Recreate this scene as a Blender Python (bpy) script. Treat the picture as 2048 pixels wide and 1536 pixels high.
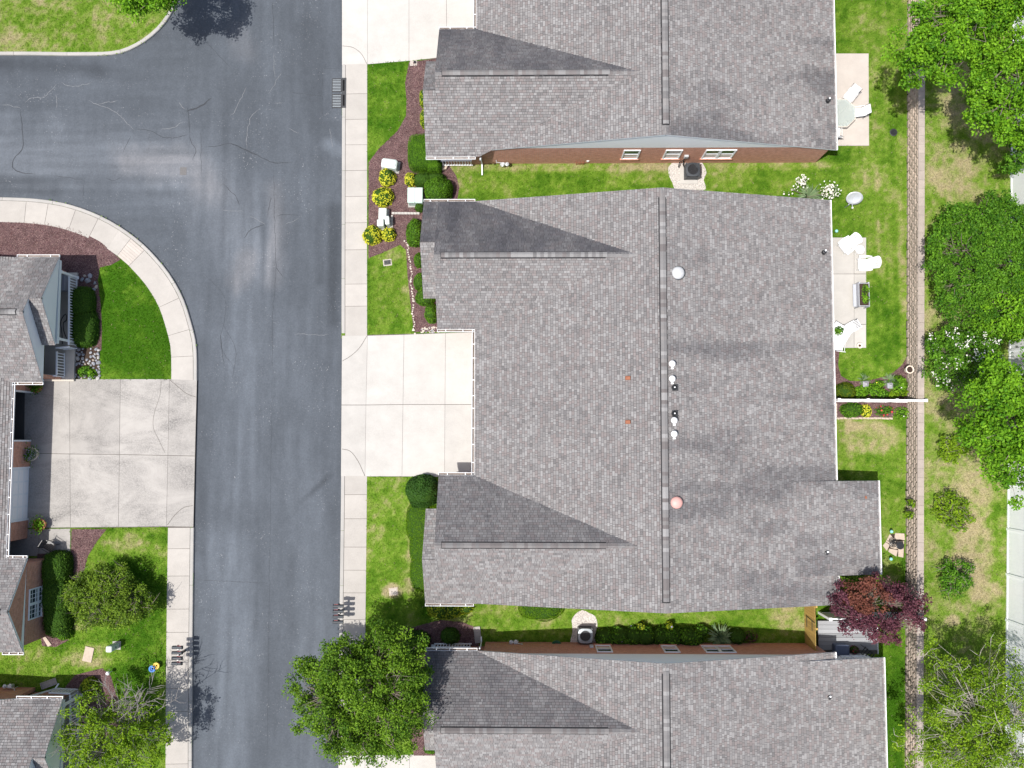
import bpy, bmesh, math, random
import numpy as np
from mathutils import Vector, Matrix

random.seed(7)
RNG = np.random.default_rng(11)
scene = bpy.context.scene
for _o in list(bpy.data.objects):
    bpy.data.objects.remove(_o)
COL = scene.collection

# ------------------------------------------------------------------ camera
FPX, CAM_H = 1778.0, 50.0
NADX, NADY = 1050.0, 880.0
_d = np.array([NADX - 1024, -(NADY - 768), -FPX]); _d /= np.linalg.norm(_d)
_zc = -_d
_yc = np.array([0, 1.0, 0]); _yc = _yc - (_yc @ _zc) * _zc; _yc /= np.linalg.norm(_yc)
_xc = np.cross(_yc, _zc)
ROT = np.array([_xc, _yc, _zc])
cam_data = bpy.data.cameras.new('camera')
cam_data.sensor_width = 36.0
cam_data.lens = FPX / 2048 * 36.0
cam_data.clip_start = 0.5
cam_data.clip_end = 3000
cam = bpy.data.objects.new('camera', cam_data)
COL.objects.link(cam)
M4 = Matrix.Identity(4)
for i in range(3):
    for j in range(3):
        M4[i][j] = float(ROT[i][j])
M4[2][3] = CAM_H
cam.matrix_world = M4
scene.camera = cam

# ------------------------------------------------------------------ light
SUN = Vector((-0.345, -0.20, 1.0)).normalized()
world = bpy.data.worlds.new('World')
scene.world = world
world.use_nodes = True
_nt = world.node_tree
_bg = _nt.nodes['Background']
_sky = _nt.nodes.new('ShaderNodeTexSky')
_sky.sky_type = 'NISHITA'
_sky.sun_disc = False
_sky.dust_density = 3.0
_sky.ozone_density = 0.6
_sky.sun_elevation = math.asin(SUN.z)
_sky.sun_rotation = math.atan2(SUN.x, SUN.y)
_nt.links.new(_sky.outputs[0], _bg.inputs[0])
_bg.inputs[1].default_value = 0.115
sun_data = bpy.data.lights.new('sun', 'SUN')
sun_data.energy = 4.3
sun_data.angle = math.radians(0.5)
sun_data.color = (1.0, 0.955, 0.90)
sun = bpy.data.objects.new('sun', sun_data)
sun.rotation_euler = SUN.to_track_quat('Z', 'Y').to_euler()
sun.location = (-20, -10, 60)
COL.objects.link(sun)
scene.view_settings.view_transform = 'Standard'
scene.view_settings.look = 'None'
scene.view_settings.exposure = 0.47
scene.view_settings.gamma = 1.0
scene.view_settings.use_curve_mapping = False

# ------------------------------------------------------------------ helpers
def at(x, y, z=0.0):
    """world point at height z that lies on the survey ray through photo position (x, y)"""
    v = ROT @ np.array([x - 1024.0, -(y - 768.0), -FPX])
    t = (z - CAM_H) / v[2]
    return (v[0] * t, v[1] * t, z)

def poly(pts, z=0.0):
    return [at(x, y, z) for x, y in pts]

def _h(ix, iy, s):
    n = (ix * 374761393 + iy * 668265263 + s * 974634871) & 0xFFFFFFFF
    n = ((n ^ (n >> 13)) * 1274126177) & 0xFFFFFFFF
    n = n ^ (n >> 16)
    return (n & 0xFFFFFF) / float(0xFFFFFF)

def vnoise(x, y, s=0):
    x = np.asarray(x, float); y = np.asarray(y, float)
    ix = np.floor(x).astype(np.int64); iy = np.floor(y).astype(np.int64)
    fx = x - ix; fy = y - iy
    fx = fx * fx * (3 - 2 * fx); fy = fy * fy * (3 - 2 * fy)
    a = _h(ix, iy, s); b = _h(ix + 1, iy, s); c = _h(ix, iy + 1, s); d = _h(ix + 1, iy + 1, s)
    return (a * (1 - fx) + b * fx) * (1 - fy) + (c * (1 - fx) + d * fx) * fy

def fbm(x, y, s=0, o=4):
    r = 0; a = 0.5; t = 0
    for k in range(o):
        r = r + a * vnoise(np.asarray(x) * 2 ** k, np.asarray(y) * 2 ** k, s + k * 17); t += a; a *= 0.55
    return r / t

def sstep(a, b, x):
    t = np.clip((np.asarray(x, float) - a) / (b - a), 0, 1)
    return t * t * (3 - 2 * t)

def inside(px, py, pg):
    px = np.asarray(px); py = np.asarray(py)
    r = np.zeros(px.shape, bool)
    n = len(pg)
    for i in range(n):
        x1, y1 = pg[i][0], pg[i][1]; x2, y2 = pg[(i + 1) % n][0], pg[(i + 1) % n][1]
        if y1 == y2: continue
        c = ((y1 > py) != (y2 > py)) & (px < (x2 - x1) * (py - y1) / (y2 - y1) + x1)
        r ^= c
    return r

WLOC = {}
def wloc(o):
    v = Vector((0, 0, 0))
    while o is not None:
        v = v + Vector(o.location); o = o.parent
    return v

def thing(name, label, cat, loc=(0, 0, 0), group=None, rotz=0.0):
    o = bpy.data.objects.new(name, None)
    o.empty_display_size = 0.2
    COL.objects.link(o)
    o.location = loc; o.rotation_euler = (0, 0, rotz)
    o['label'] = label; o['category'] = cat
    if group: o['group'] = group
    return o

def tag(o, label, cat, group=None):
    o['label'] = label; o['category'] = cat
    if group: o['group'] = group
    return o

class MB:
    """small mesh builder"""
    def __init__(s):
        s.v = []; s.f = []; s.m = []; s.c = []; s.cur = 0; s.col = (1, 1, 1)
    def add(s, vs, fs):
        b = len(s.v)
        s.v.extend([tuple(p) for p in vs])
        for f in fs:
            s.f.append(tuple(b + i for i in f)); s.m.append(s.cur); s.c.append(s.col)
        return s
    def box(s, x0, x1, y0, y1, z0, z1):
        if x1 < x0: x0, x1 = x1, x0
        if y1 < y0: y0, y1 = y1, y0
        vs = [(x0, y0, z0), (x1, y0, z0), (x1, y1, z0), (x0, y1, z0), (x0, y0, z1), (x1, y0, z1), (x1, y1, z1), (x0, y1, z1)]
        return s.add(vs, [(3, 2, 1, 0), (4, 5, 6, 7), (0, 1, 5, 4), (1, 2, 6, 5), (2, 3, 7, 6), (3, 0, 4, 7)])
    def bbox(s, x0, x1, y0, y1, z0, z1, b=0.02):
        """box with chamfered vertical and top edges"""
        pts = [(x0 + b, y0), (x1 - b, y0), (x1, y0 + b), (x1, y1 - b), (x1 - b, y1), (x0 + b, y1), (x0, y1 - b), (x0, y0 + b)]
        cx, cy = (x0 + x1) / 2, (y0 + y1) / 2
        kx = 1 - b / max((x1 - x0) / 2, 1e-4); ky = 1 - b / max((y1 - y0) / 2, 1e-4)
        top = [(cx + (x - cx) * kx, cy + (y - cy) * ky) for x, y in pts]
        vs = [(x, y, z0) for x, y in pts] + [(x, y, z1 - b) for x, y in pts] + [(x, y, z1) for x, y in top]
        fs = [tuple(range(7, -1, -1)), tuple(range(16, 24))]
        for r in (0, 8):
            for i in range(8):
                j = (i + 1) % 8
                fs.append((r + i, r + j, r + 8 + j, r + 8 + i))
        return s.add(vs, fs)
    def obox(s, c, dims, rz=0.0, M=None):
        hx, hy, hz = dims[0] / 2, dims[1] / 2, dims[2] / 2
        R = M if M is not None else Matrix.Rotation(rz, 3, 'Z')
        vs = [Vector(c) + R @ Vector((a * hx, b * hy, d * hz)) for d in (-1, 1) for a, b in ((-1, -1), (1, -1), (1, 1), (-1, 1))]
        return s.add(vs, [(3, 2, 1, 0), (4, 5, 6, 7), (0, 1, 5, 4), (1, 2, 6, 5), (2, 3, 7, 6), (3, 0, 4, 7)])
    def bar(s, p, q, w, h):
        p, q = Vector(p), Vector(q); d = q - p; L = d.length
        if L < 1e-6: return s
        x = d / L
        up = Vector((0, 0, 1)) if abs(x.z) < 0.95 else Vector((1, 0, 0))
        y = up.cross(x).normalized(); z = x.cross(y)
        return s.obox((p + q) / 2, (L, w, h), M=Matrix((x, y, z)).transposed())
    def prism(s, pts, z0, z1):
        n = len(pts)
        a = sum(pts[i][0] * pts[(i + 1) % n][1] - pts[(i + 1) % n][0] * pts[i][1] for i in range(n))
        if a < 0: pts = list(reversed(pts))
        vs = [(p[0], p[1], z0) for p in pts] + [(p[0], p[1], z1) for p in pts]
        fs = [tuple(range(n - 1, -1, -1)), tuple(range(n, 2 * n))]
        for i in range(n):
            j = (i + 1) % n; fs.append((i, j, n + j, n + i))
        return s.add(vs, fs)
    def slab3(s, pts, off):
        """polygon in space extruded by the vector off"""
        n = len(pts); off = Vector(off)
        vs = [Vector(p) for p in pts] + [Vector(p) + off for p in pts]
        fs = [tuple(range(n)), tuple(range(2 * n - 1, n - 1, -1))]
        for i in range(n):
            j = (i + 1) % n; fs.append((j, i, n + i, n + j))
        return s.add(vs, fs)
    def tube(s, pts, r, n=6, caps=True):
        pts = [Vector(p) for p in pts]
        rs = r if isinstance(r, (list, tuple)) else [r] * len(pts)
        b = []
        for i, p in enumerate(pts):
            t = (pts[min(i + 1, len(pts) - 1)] - pts[max(i - 1, 0)])
            t = t.normalized() if t.length > 1e-9 else Vector((0, 0, 1))
            a = Vector((0, 0, 1)) if abs(t.z) < 0.9 else Vector((1, 0, 0))
            x = a.cross(t).normalized(); y = t.cross(x)
            b += [p + (x * math.cos(2 * math.pi * k / n) + y * math.sin(2 * math.pi * k / n)) * rs[i] for k in range(n)]
        fs = []
        for i in range(len(pts) - 1):
            for k in range(n):
                l = (k + 1) % n
                fs.append((i * n + k, i * n + l, (i + 1) * n + l, (i + 1) * n + k))
        if caps:
            fs.append(tuple(range(n - 1, -1, -1))); fs.append(tuple((len(pts) - 1) * n + k for k in range(n)))
        return s.add(b, fs)
    def lathe(s, c, prof, n=20, sx=1.0, sy=1.0):
        vs = []
        for r, z in prof:
            for k in range(n):
                a = 2 * math.pi * k / n
                vs.append((c[0] + r * math.cos(a) * sx, c[1] + r * math.sin(a) * sy, c[2] + z))
        fs = []
        for i in range(len(prof) - 1):
            for k in range(n):
                l = (k + 1) % n
                fs.append((i * n + k, i * n + l, (i + 1) * n + l, (i + 1) * n + k))
        fs.append(tuple(range(n - 1, -1, -1)))
        fs.append(tuple((len(prof) - 1) * n + k for k in range(n)))
        return s.add(vs, fs)

def set_col(me, cols, domain='CORNER'):
    ca = me.color_attributes.new('col', 'FLOAT_COLOR', domain)
    a = np.ones((len(cols), 4), np.float32); a[:, :3] = cols
    ca.data.foreach_set('color', a.ravel())

def obj(name, mb, mats, parent=None, local=False, smooth=False, color=False):
    me = bpy.data.meshes.new(name)
    vs = mb.v
    if parent is not None and not local:
        w = wloc(parent)
        vs = [(p[0] - w.x, p[1] - w.y, p[2] - w.z) for p in vs]
    me.from_pydata(vs, [], mb.f)
    if not isinstance(mats, (list, tuple)): mats = [mats]
    for m in mats: me.materials.append(m)
    if len(mats) > 1: me.polygons.foreach_set('material_index', mb.m)
    if color:
        cols = []
        for f, c in zip(mb.f, mb.c): cols += [c] * len(f)
        set_col(me, np.array(cols, np.float32))
    if smooth:
        me.polygons.foreach_set('use_smooth', [True] * len(me.polygons))
    me.update()
    o = bpy.data.objects.new(name, me)
    COL.objects.link(o)
    if parent is not None: o.parent = parent
    return o

def nobj(name, V, nper, mat, cols=None, parent=None, kind=None):
    """unshared polygons with nper corners each from an (n*nper, 3) array"""
    V = np.asarray(V, np.float32).reshape(-1, 3)
    if parent is not None:
        w = wloc(parent); V = V - np.array([w.x, w.y, w.z], np.float32)
    n = len(V); nf = n // nper
    me = bpy.data.meshes.new(name)
    me.vertices.add(n); me.vertices.foreach_set('co', V.ravel())
    me.loops.add(n); me.loops.foreach_set('vertex_index', np.arange(n, dtype=np.int32))
    me.polygons.add(nf); me.polygons.foreach_set('loop_start', np.arange(0, n, nper, dtype=np.int32))
    me.polygons.foreach_set('loop_total', np.full(nf, nper, np.int32))
    me.update(calc_edges=True)
    me.materials.append(mat)
    if cols is not None: set_col(me, np.repeat(np.asarray(cols, np.float32), nper, axis=0))
    o = bpy.data.objects.new(name, me); COL.objects.link(o)
    if parent is not None: o.parent = parent
    if kind: o['kind'] = kind
    return o

def dup(root, loc, rotz=None, label=None, group=None):
    r = root.copy(); COL.objects.link(r); r.location = loc
    if rotz is not None: r.rotation_euler = (0, 0, rotz)
    if label: r['label'] = label
    if group: r['group'] = group
    for ch in list(root.children):
        c = ch.copy(); COL.objects.link(c); c.parent = r
        for g in list(ch.children):
            q = g.copy(); COL.objects.link(q); q.parent = c
    return r

# ------------------------------------------------------------------ materials
class NT:
    def __init__(s, name):
        s.mat = bpy.data.materials.new(name); s.mat.use_nodes = True
        s.t = s.mat.node_tree; s.b = s.t.nodes['Principled BSDF']; s.out = s.t.nodes['Material Output']
        s.b.inputs['Roughness'].default_value = 0.8
        s.b.inputs['Specular IOR Level'].default_value = 0.3
        s._co = None
    def n(s, k, **kw):
        x = s.t.nodes.new(k)
        for a, v in kw.items(): setattr(x, a, v)
        return x
    def put(s, sock, v):
        if hasattr(v, 'is_linked') or isinstance(v, bpy.types.NodeSocket): s.t.links.new(v, sock)
        elif isinstance(v, (tuple, list)) and len(v) == 3 and sock.type == 'RGBA': sock.default_value = (*v, 1)
        else: sock.default_value = v
    def geo(s):
        if s._co is None: s._co = s.n('ShaderNodeNewGeometry').outputs['Position']
        return s._co
    def mapv(s, sc, rot=(0, 0, 0)):
        m = s.n('ShaderNodeMapping'); m.inputs['Scale'].default_value = sc; m.inputs['Rotation'].default_value = rot
        s.t.links.new(s.geo(), m.inputs['Vector']); return m.outputs[0]
    def noise(s, scale, detail=3, rough=0.55, vec=None, dist=0.0):
        x = s.n('ShaderNodeTexNoise')
        x.inputs['Scale'].default_value = scale; x.inputs['Detail'].default_value = detail
        x.inputs['Roughness'].default_value = rough; x.inputs['Distortion'].default_value = dist
        s.t.links.new(vec if vec is not None else s.geo(), x.inputs['Vector'])
        return x.outputs['Fac']
    def voro(s, scale, feature='F1', out='Distance', vec=None):
        x = s.n('ShaderNodeTexVoronoi'); x.feature = feature
        x.inputs['Scale'].default_value = scale
        s.t.links.new(vec if vec is not None else s.geo(), x.inputs['Vector'])
        return x.outputs[out]
    def rng(s, v, a, b, c, d):
        x = s.n('ShaderNodeMapRange'); x.clamp = True
        s.put(x.inputs[0], v)
        for i, q in enumerate((a, b, c, d)): x.inputs[i + 1].default_value = q
        return x.outputs[0]
    def math(s, op, a, b=0.0):
        x = s.n('ShaderNodeMath', operation=op); s.put(x.inputs[0], a); s.put(x.inputs[1], b); return x.outputs[0]
    def mix(s, f, a, b, mode='MIX'):
        x = s.n('ShaderNodeMix', data_type='RGBA', blend_type=mode)
        s.put(x.inputs[0], f); s.put(x.inputs[6], a); s.put(x.inputs[7], b); return x.outputs[2]
    def attr(s, name='col'):
        x = s.n('ShaderNodeAttribute'); x.attribute_name = name; return x.outputs['Color']
    def base(s, v): s.put(s.b.inputs['Base Color'], v); return s
    def rough(s, v): s.put(s.b.inputs['Roughness'], v); return s
    def spec(s, v): s.put(s.b.inputs['Specular IOR Level'], v); return s
    def metal(s, v): s.put(s.b.inputs['Metallic'], v); return s
    def bump(s, h, strength=0.4, dist=0.02):
        x = s.n('ShaderNodeBump'); x.inputs['Strength'].default_value = strength; x.inputs['Distance'].default_value = dist
        s.put(x.inputs['Height'], h); s.t.links.new(x.outputs[0], s.b.inputs['Normal']); return s

def grey(s, v):
    x = s.n('ShaderNodeCombineColor')
    for i in range(3): s.put(x.inputs[i], v)
    return x.outputs[0]

def mk_plain(name, col, rough=0.6, spec=0.3, metal=0.0, var=0.06, scale=9.0, bump=0.0):
    s = NT(name)
    k = s.rng(s.noise(scale, 4, 0.6), 0.25, 0.75, 1 - var, 1 + var)
    s.base(s.mix(1.0, col, grey(s, k), 'MULTIPLY')).rough(rough).spec(spec).metal(metal)
    if bump: s.bump(s.noise(scale * 6, 3), bump, 0.01)
    return s.mat

def mk_attr(name, rough=0.85, n1=40.0, v1=0.16, n2=5.0, v2=0.08, bump=0.25, bscale=60.0, spec=0.2):
    s = NT(name)
    k = s.math('MULTIPLY', s.rng(s.noise(n1, 3, 0.7), 0.25, 0.75, 1 - v1, 1 + v1), s.rng(s.noise(n2, 3), 0.25, 0.75, 1 - v2, 1 + v2))
    s.base(s.mix(1.0, s.attr(), grey(s, k), 'MULTIPLY')).rough(rough).spec(spec)
    if bump: s.bump(s.noise(bscale, 3, 0.7), bump, 0.01)
    return s.mat

def mk_leaf(name, trans=0.3, rough=0.5, spec=0.3):
    s = NT(name)
    c = s.attr()
    s.base(c).rough(rough).spec(spec)
    t = s.n('ShaderNodeBsdfTranslucent')
    s.put(t.inputs[0], s.mix(1.0, c, (1.15, 1.25, 0.55), 'MULTIPLY'))
    m = s.n('ShaderNodeMixShader'); m.inputs[0].default_value = trans
    s.t.links.new(s.b.outputs[0], m.inputs[1]); s.t.links.new(t.outputs[0], m.inputs[2])
    s.t.links.new(m.outputs[0], s.out.inputs[0])
    return s.mat

def mk_asphalt():
    s = NT('asphalt')
    c = s.attr()
    k = s.math('MULTIPLY', s.math('MULTIPLY', s.rng(s.noise(10, 5, 0.85), 0.25, 0.75, 0.80, 1.22), s.rng(s.noise(3.2, 3, 0.6), 0.3, 0.7, 0.95, 1.05)), s.rng(s.noise(1.3, 7, 0.7, vec=s.mapv((1.6, 0.5, 1))), 0.3, 0.7, 0.93, 1.07))
    c = s.mix(1.0, c, grey(s, k), 'MULTIPLY')
    sp = s.rng(s.voro(9.0), 0.17, 0.30, 1.0, 0.0)
    gate = s.rng(s.noise(0.42, 6, 0.7), 0.48, 0.68, 0.0, 0.85)
    gate2 = s.rng(s.noise(7, 4, 0.75), 0.48, 0.62, 0.0, 1.0)
    c = s.mix(s.math('MULTIPLY', s.math('MULTIPLY', sp, gate), gate2), c, (0.34, 0.345, 0.355))
    s.base(c).rough(0.88).spec(0.2).bump(s.noise(70, 3, 0.7), 0.4, 0.012)
    return s.mat

def mk_concrete(name, col, stain=0.1, dark=(0.2, 0.195, 0.19), sscale=0.5):
    s = NT(name)
    k = s.math('MULTIPLY', s.rng(s.noise(45, 3, 0.7), 0.25, 0.75, 0.93, 1.07), s.rng(s.noise(1.3, 5, 0.65), 0.3, 0.7, 0.94, 1.06))
    oi = s.n('ShaderNodeObjectInfo')
    k = s.math('MULTIPLY', k, s.rng(oi.outputs['Random'], 0, 1, 0.93, 1.06))
    c = s.mix(1.0, col, grey(s, k), 'MULTIPLY')
    st = s.rng(s.noise(sscale, 6, 0.68, vec=s.mapv((0.55, 1.0, 1.0)), dist=0.6), 0.40, 0.68, 0.0, 1.0)
    st = s.math('MULTIPLY', s.math('MULTIPLY', st, s.rng(s.noise(13, 5, 0.8), 0.36, 0.60, 0.12, 1.0)), stain)
    c = s.mix(st, c, dark)
    s.base(c).rough(0.9).spec(0.15).bump(s.noise(80, 3, 0.7), 0.2, 0.008)
    return s.mat

def mk_brick():
    s = NT('brick_wall')
    # brick bond from world position: x+y runs along the wall, z up
    sep = s.n('ShaderNodeSeparateXYZ'); s.t.links.new(s.geo(), sep.inputs[0])
    cmb = s.n('ShaderNodeCombineXYZ')
    s.put(cmb.inputs[0], s.math('ADD', sep.outputs[0], sep.outputs[1])); s.put(cmb.inputs[1], sep.outputs[2])
    b = s.n('ShaderNodeTexBrick')
    s.t.links.new(cmb.outputs[0], b.inputs['Vector'])
    b.inputs['Color1'].default_value = (0.48, 0.205, 0.130, 1); b.inputs['Color2'].default_value = (0.58, 0.285, 0.20, 1)
    b.inputs['Mortar'].default_value = (0.46, 0.36, 0.30, 1)
    b.inputs['Scale'].default_value = 1.0; b.inputs['Mortar Size'].default_value = 0.009
    b.inputs['Brick Width'].default_value = 0.21; b.inputs['Row Height'].default_value = 0.075
    c = s.mix(1.0, b.outputs['Color'], grey(s, s.rng(s.noise(6, 4, 0.7), 0.25, 0.75, 0.75, 1.2)), 'MULTIPLY')
    s.base(c).rough(0.9).spec(0.15).bump(s.math('SUBTRACT', 1.0, b.outputs['Fac']), 0.6, 0.01)
    return s.mat

def mk_siding():
    s = NT('siding')
    sep = s.n('ShaderNodeSeparateXYZ'); s.t.links.new(s.geo(), sep.inputs[0])
    f = s.math('FRACT', s.math('MULTIPLY', sep.outputs[2], 8.0))
    k = s.rng(f, 0.0, 0.1, 0.82, 1.0)
    s.base(s.mix(1.0, (0.83, 0.86, 0.87), grey(s, k), 'MULTIPLY')).rough(0.5).spec(0.3).bump(f, 0.5, 0.012)
    return s.mat

def mk_mulch():
    s = NT('mulch')
    cell = s.voro(38, out='Color', vec=s.mapv((1.0, 1.7, 1.0)))
    sep = s.n('ShaderNodeSeparateColor'); s.t.links.new(cell, sep.inputs[0])
    c = s.mix(s.rng(sep.outputs[0], 0, 1, 0, 1), (0.070, 0.037, 0.040), (0.185, 0.118, 0.118))
    c = s.mix(s.rng(sep.outputs[1], 0.86, 0.92, 0, 0.7), c, (0.38, 0.27, 0.23))
    c = s.mix(1.0, c, grey(s, s.rng(s.noise(2.0, 5, 0.65), 0.3, 0.7, 0.72, 1.25)), 'MULTIPLY')
    s.base(c).rough(0.95).spec(0.1).bump(s.voro(38, vec=s.mapv((1.0, 1.7, 1.0))), 0.9, 0.03)
    return s.mat

def mk_gravel(name, a, b, sc=30):
    s = NT(name)
    cell = s.voro(sc, out='Color')
    sep = s.n('ShaderNodeSeparateColor'); s.t.links.new(cell, sep.inputs[0])
    s.base(s.mix(sep.outputs[0], a, b)).rough(0.9).spec(0.15).bump(s.voro(sc), 0.9, 0.03)
    return s.mat

def mk_lawn():
    s = NT('lawn')
    c = s.attr()
    k = s.math('MULTIPLY', s.rng(s.noise(26, 4, 0.75), 0.28, 0.72, 0.62, 1.34), s.rng(s.noise(7, 4, 0.65), 0.28, 0.72, 0.78, 1.22))
    c = s.mix(1.0, c, grey(s, k), 'MULTIPLY')
    c = s.mix(s.rng(s.noise(34, 3, 0.7), 0.60, 0.74, 0, 0.35), c, (0.30, 0.28, 0.13))
    s.base(c).rough(0.95).spec(0.08).bump(s.noise(38, 4, 0.75), 0.9, 0.05)
    return s.mat

def mk_wood(name, a, b, axis='Z', sc=1.0):
    s = NT(name)
    v = {'Z': (14, 14, 0.7), 'X': (0.7, 14, 14), 'Y': (14, 0.7, 14)}[axis]
    f = s.noise(1.6 * sc, 5, 0.6, vec=s.mapv(v))
    oi = s.n('ShaderNodeObjectInfo')
    c = s.mix(f, a, b)
    c = s.mix(1.0, c, grey(s, s.rng(oi.outputs['Random'], 0, 1, 0.80, 1.15)), 'MULTIPLY')
    s.base(c).rough(0.75).spec(0.2).bump(f, 0.3, 0.006)
    return s.mat

def mk_glass(name, col=(0.04, 0.055, 0.065), rough=0.06):
    s = NT(name); s.base(col).rough(rough).spec(0.6); return s.mat

def mk_clear():
    s = NT('table_glass')
    s.base((0.70, 0.78, 0.75)).rough(0.10).spec(0.5)
    s.b.inputs['Transmission Weight'].default_value = 0.55
    s.b.inputs['Alpha'].default_value = 0.6
    return s.mat

MAT = dict(
    asphalt=mk_asphalt(), lawn=mk_lawn(), mulch=mk_mulch(), brick=mk_brick(), siding=mk_siding(),
    concrete=mk_concrete('concrete', (0.375, 0.356, 0.330), 0.28, (0.22, 0.205, 0.19)),
    conc_white=mk_concrete('driveway_concrete', (0.420, 0.408, 0.385), 0.30, (0.25, 0.235, 0.215)),
    conc_old=mk_concrete('weathered_concrete', (0.345, 0.330, 0.310), 0.85, (0.105, 0.102, 0.100), 0.55),
    conc_patio=mk_concrete('patio_concrete', (0.42, 0.385, 0.35), 0.25, (0.32, 0.26, 0.22)),
    tan_patch=mk_plain('tan_asphalt_patch', (0.135, 0.132, 0.132), 0.9, 0.1, 0, 0.15, 20),
    fence_vinyl=mk_plain('fence_vinyl', (0.84, 0.86, 0.87), 0.4, 0.4, 0, 0.03, 2.0),
    felt=mk_plain('shadow_line_felt', (0.045, 0.043, 0.044), 0.95, 0.05, 0, 0.2),
    joint=mk_plain('joint_soil', (0.10, 0.09, 0.08), 0.95, 0.1, 0, 0.2),
    curb=mk_concrete('curb_concrete', (0.35, 0.338, 0.32), 0.3, (0.2, 0.225, 0.21)),
    shingle=mk_attr('asphalt_shingle', 0.9, 60, 0.17, 3.0, 0.06, 0.35, 90, 0.12),
    ridge_dark=mk_plain('vent_gap_shade', (0.025, 0.025, 0.027), 0.8),
    white=mk_plain('white_paint', (0.80, 0.81, 0.82), 0.42, 0.4, 0, 0.03),
    trim=mk_plain('white_trim', (0.72, 0.76, 0.79), 0.45, 0.35, 0, 0.03),
    vinyl=mk_plain('white_vinyl', (0.71, 0.725, 0.74), 0.45, 0.4, 0, 0.03, 2.0),
    gutter_in=mk_plain('gutter_dirt', (0.16, 0.13, 0.11), 0.9, 0.1, 0, 0.4, 5),
    pane=mk_glass('window_glass'), blind=mk_plain('window_blind', (0.62, 0.66, 0.64), 0.7),
    block=mk_attr('wall_block', 0.95, 45, 0.16, 3.0, 0.10, 0.5, 60, 0.1),
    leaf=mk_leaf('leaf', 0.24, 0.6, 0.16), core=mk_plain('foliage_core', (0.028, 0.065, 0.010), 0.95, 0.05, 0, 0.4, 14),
    needle=mk_leaf('clipped_leaf', 0.2, 0.7, 0.1), blade=mk_leaf('grass_blade', 0.25, 0.95, 0.03),
    bark=mk_plain('bark', (0.20, 0.17, 0.14), 0.9, 0.1, 0, 0.25, 14, 0.5),
    bark_grey=mk_plain('grey_bark', (0.21, 0.195, 0.185), 0.85, 0.15, 0, 0.2, 14, 0.4),
    bark_pale=mk_plain('pale_bark', (0.40, 0.37, 0.33), 0.85, 0.15, 0, 0.2, 14, 0.4),
    black=mk_plain('black_metal', (0.022, 0.023, 0.026), 0.35, 0.5, 0.2, 0.1),
    dark_steel=mk_plain('dark_steel', (0.055, 0.062, 0.07), 0.4, 0.5, 0.4, 0.1),
    grey_metal=mk_plain('grey_metal', (0.28, 0.31, 0.33), 0.4, 0.5, 0.5, 0.08),
    pale_metal=mk_plain('pale_metal', (0.50, 0.53, 0.55), 0.4, 0.5, 0.3, 0.08),
    util=mk_plain('pale_green_steel', (0.50, 0.64, 0.58), 0.5, 0.4, 0, 0.05, 4),
    util_white=mk_plain('weathered_white_plastic', (0.60, 0.66, 0.63), 0.5, 0.35, 0, 0.06, 4),
    terracotta=mk_plain('terracotta', (0.42, 0.17, 0.10), 0.85, 0.15, 0, 0.15, 12),
    copper=mk_plain('copper_vent', (0.26, 0.10, 0.055), 0.6, 0.3, 0.2, 0.15),
    red=mk_plain('red_paint', (0.30, 0.03, 0.04), 0.45, 0.4),
    pink=mk_plain('pink_dome', (0.56, 0.31, 0.28), 0.5, 0.35, 0, 0.05, 5),
    dome=mk_plain('white_dome', (0.44, 0.45, 0.46), 0.5, 0.3, 0, 0.09, 6),
    soil=mk_plain('soil', (0.05, 0.036, 0.028), 0.95, 0.05, 0, 0.4, 22, 0.6),
    stone=mk_attr('stone', 0.9, 20, 0.14, 4, 0.12, 0.5, 30, 0.15),
    flag=mk_plain('flagstone', (0.43, 0.36, 0.295), 0.9, 0.15, 0, 0.12, 7, 0.3),
    gravel=mk_gravel('white_gravel', (0.62, 0.59, 0.55), (0.34, 0.32, 0.30)),
    wood=mk_wood('yellow_pine', (0.29, 0.185, 0.050), (0.50, 0.355, 0.12), 'Z'),
    deck=mk_wood('grey_composite', (0.24, 0.25, 0.265), (0.31, 0.32, 0.335), 'X'),
    planter_wood=mk_wood('grey_planter_wood', (0.34, 0.36, 0.40), (0.46, 0.48, 0.52), 'Y'),
    blue_box=mk_plain('blue_grey_plastic', (0.075, 0.10, 0.16), 0.5, 0.35, 0, 0.06),
    green_plastic=mk_plain('green_plastic', (0.02, 0.10, 0.045), 0.45, 0.4),
    yellow=mk_plain('yellow_glaze', (0.62, 0.42, 0.06), 0.5, 0.2), blue=mk_plain('blue_glaze', (0.03, 0.18, 0.55), 0.5, 0.2),
    teal=mk_plain('teal_glass', (0.25, 0.60, 0.55), 0.2, 0.5), table_glass=mk_clear(),
    grille=mk_plain('cast_iron', (0.05, 0.052, 0.055), 0.6, 0.4, 0.5, 0.2), pit=mk_plain('dark_pit', (0.012, 0.012, 0.013), 0.95, 0.05),
    cream=mk_plain('cream_ceramic', (0.70, 0.60, 0.50), 0.5, 0.35), lantern=mk_plain('lantern_grey', (0.34, 0.34, 0.38), 0.6),
    floor=mk_concrete('porch_concrete', (0.50, 0.46, 0.40), 0.3, (0.2, 0.18, 0.16)),
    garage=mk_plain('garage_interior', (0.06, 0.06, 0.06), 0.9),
    rubber=mk_plain('black_rubber', (0.015, 0.015, 0.015), 0.7), paving=mk_plain('asphalt_crack', (0.050, 0.054, 0.061), 0.9, 0.1, 0, 0.3, 20),
    pale_crack=mk_plain('pale_crack', (0.165, 0.172, 0.182), 0.9, 0.1, 0, 0.3, 20),
)
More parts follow.
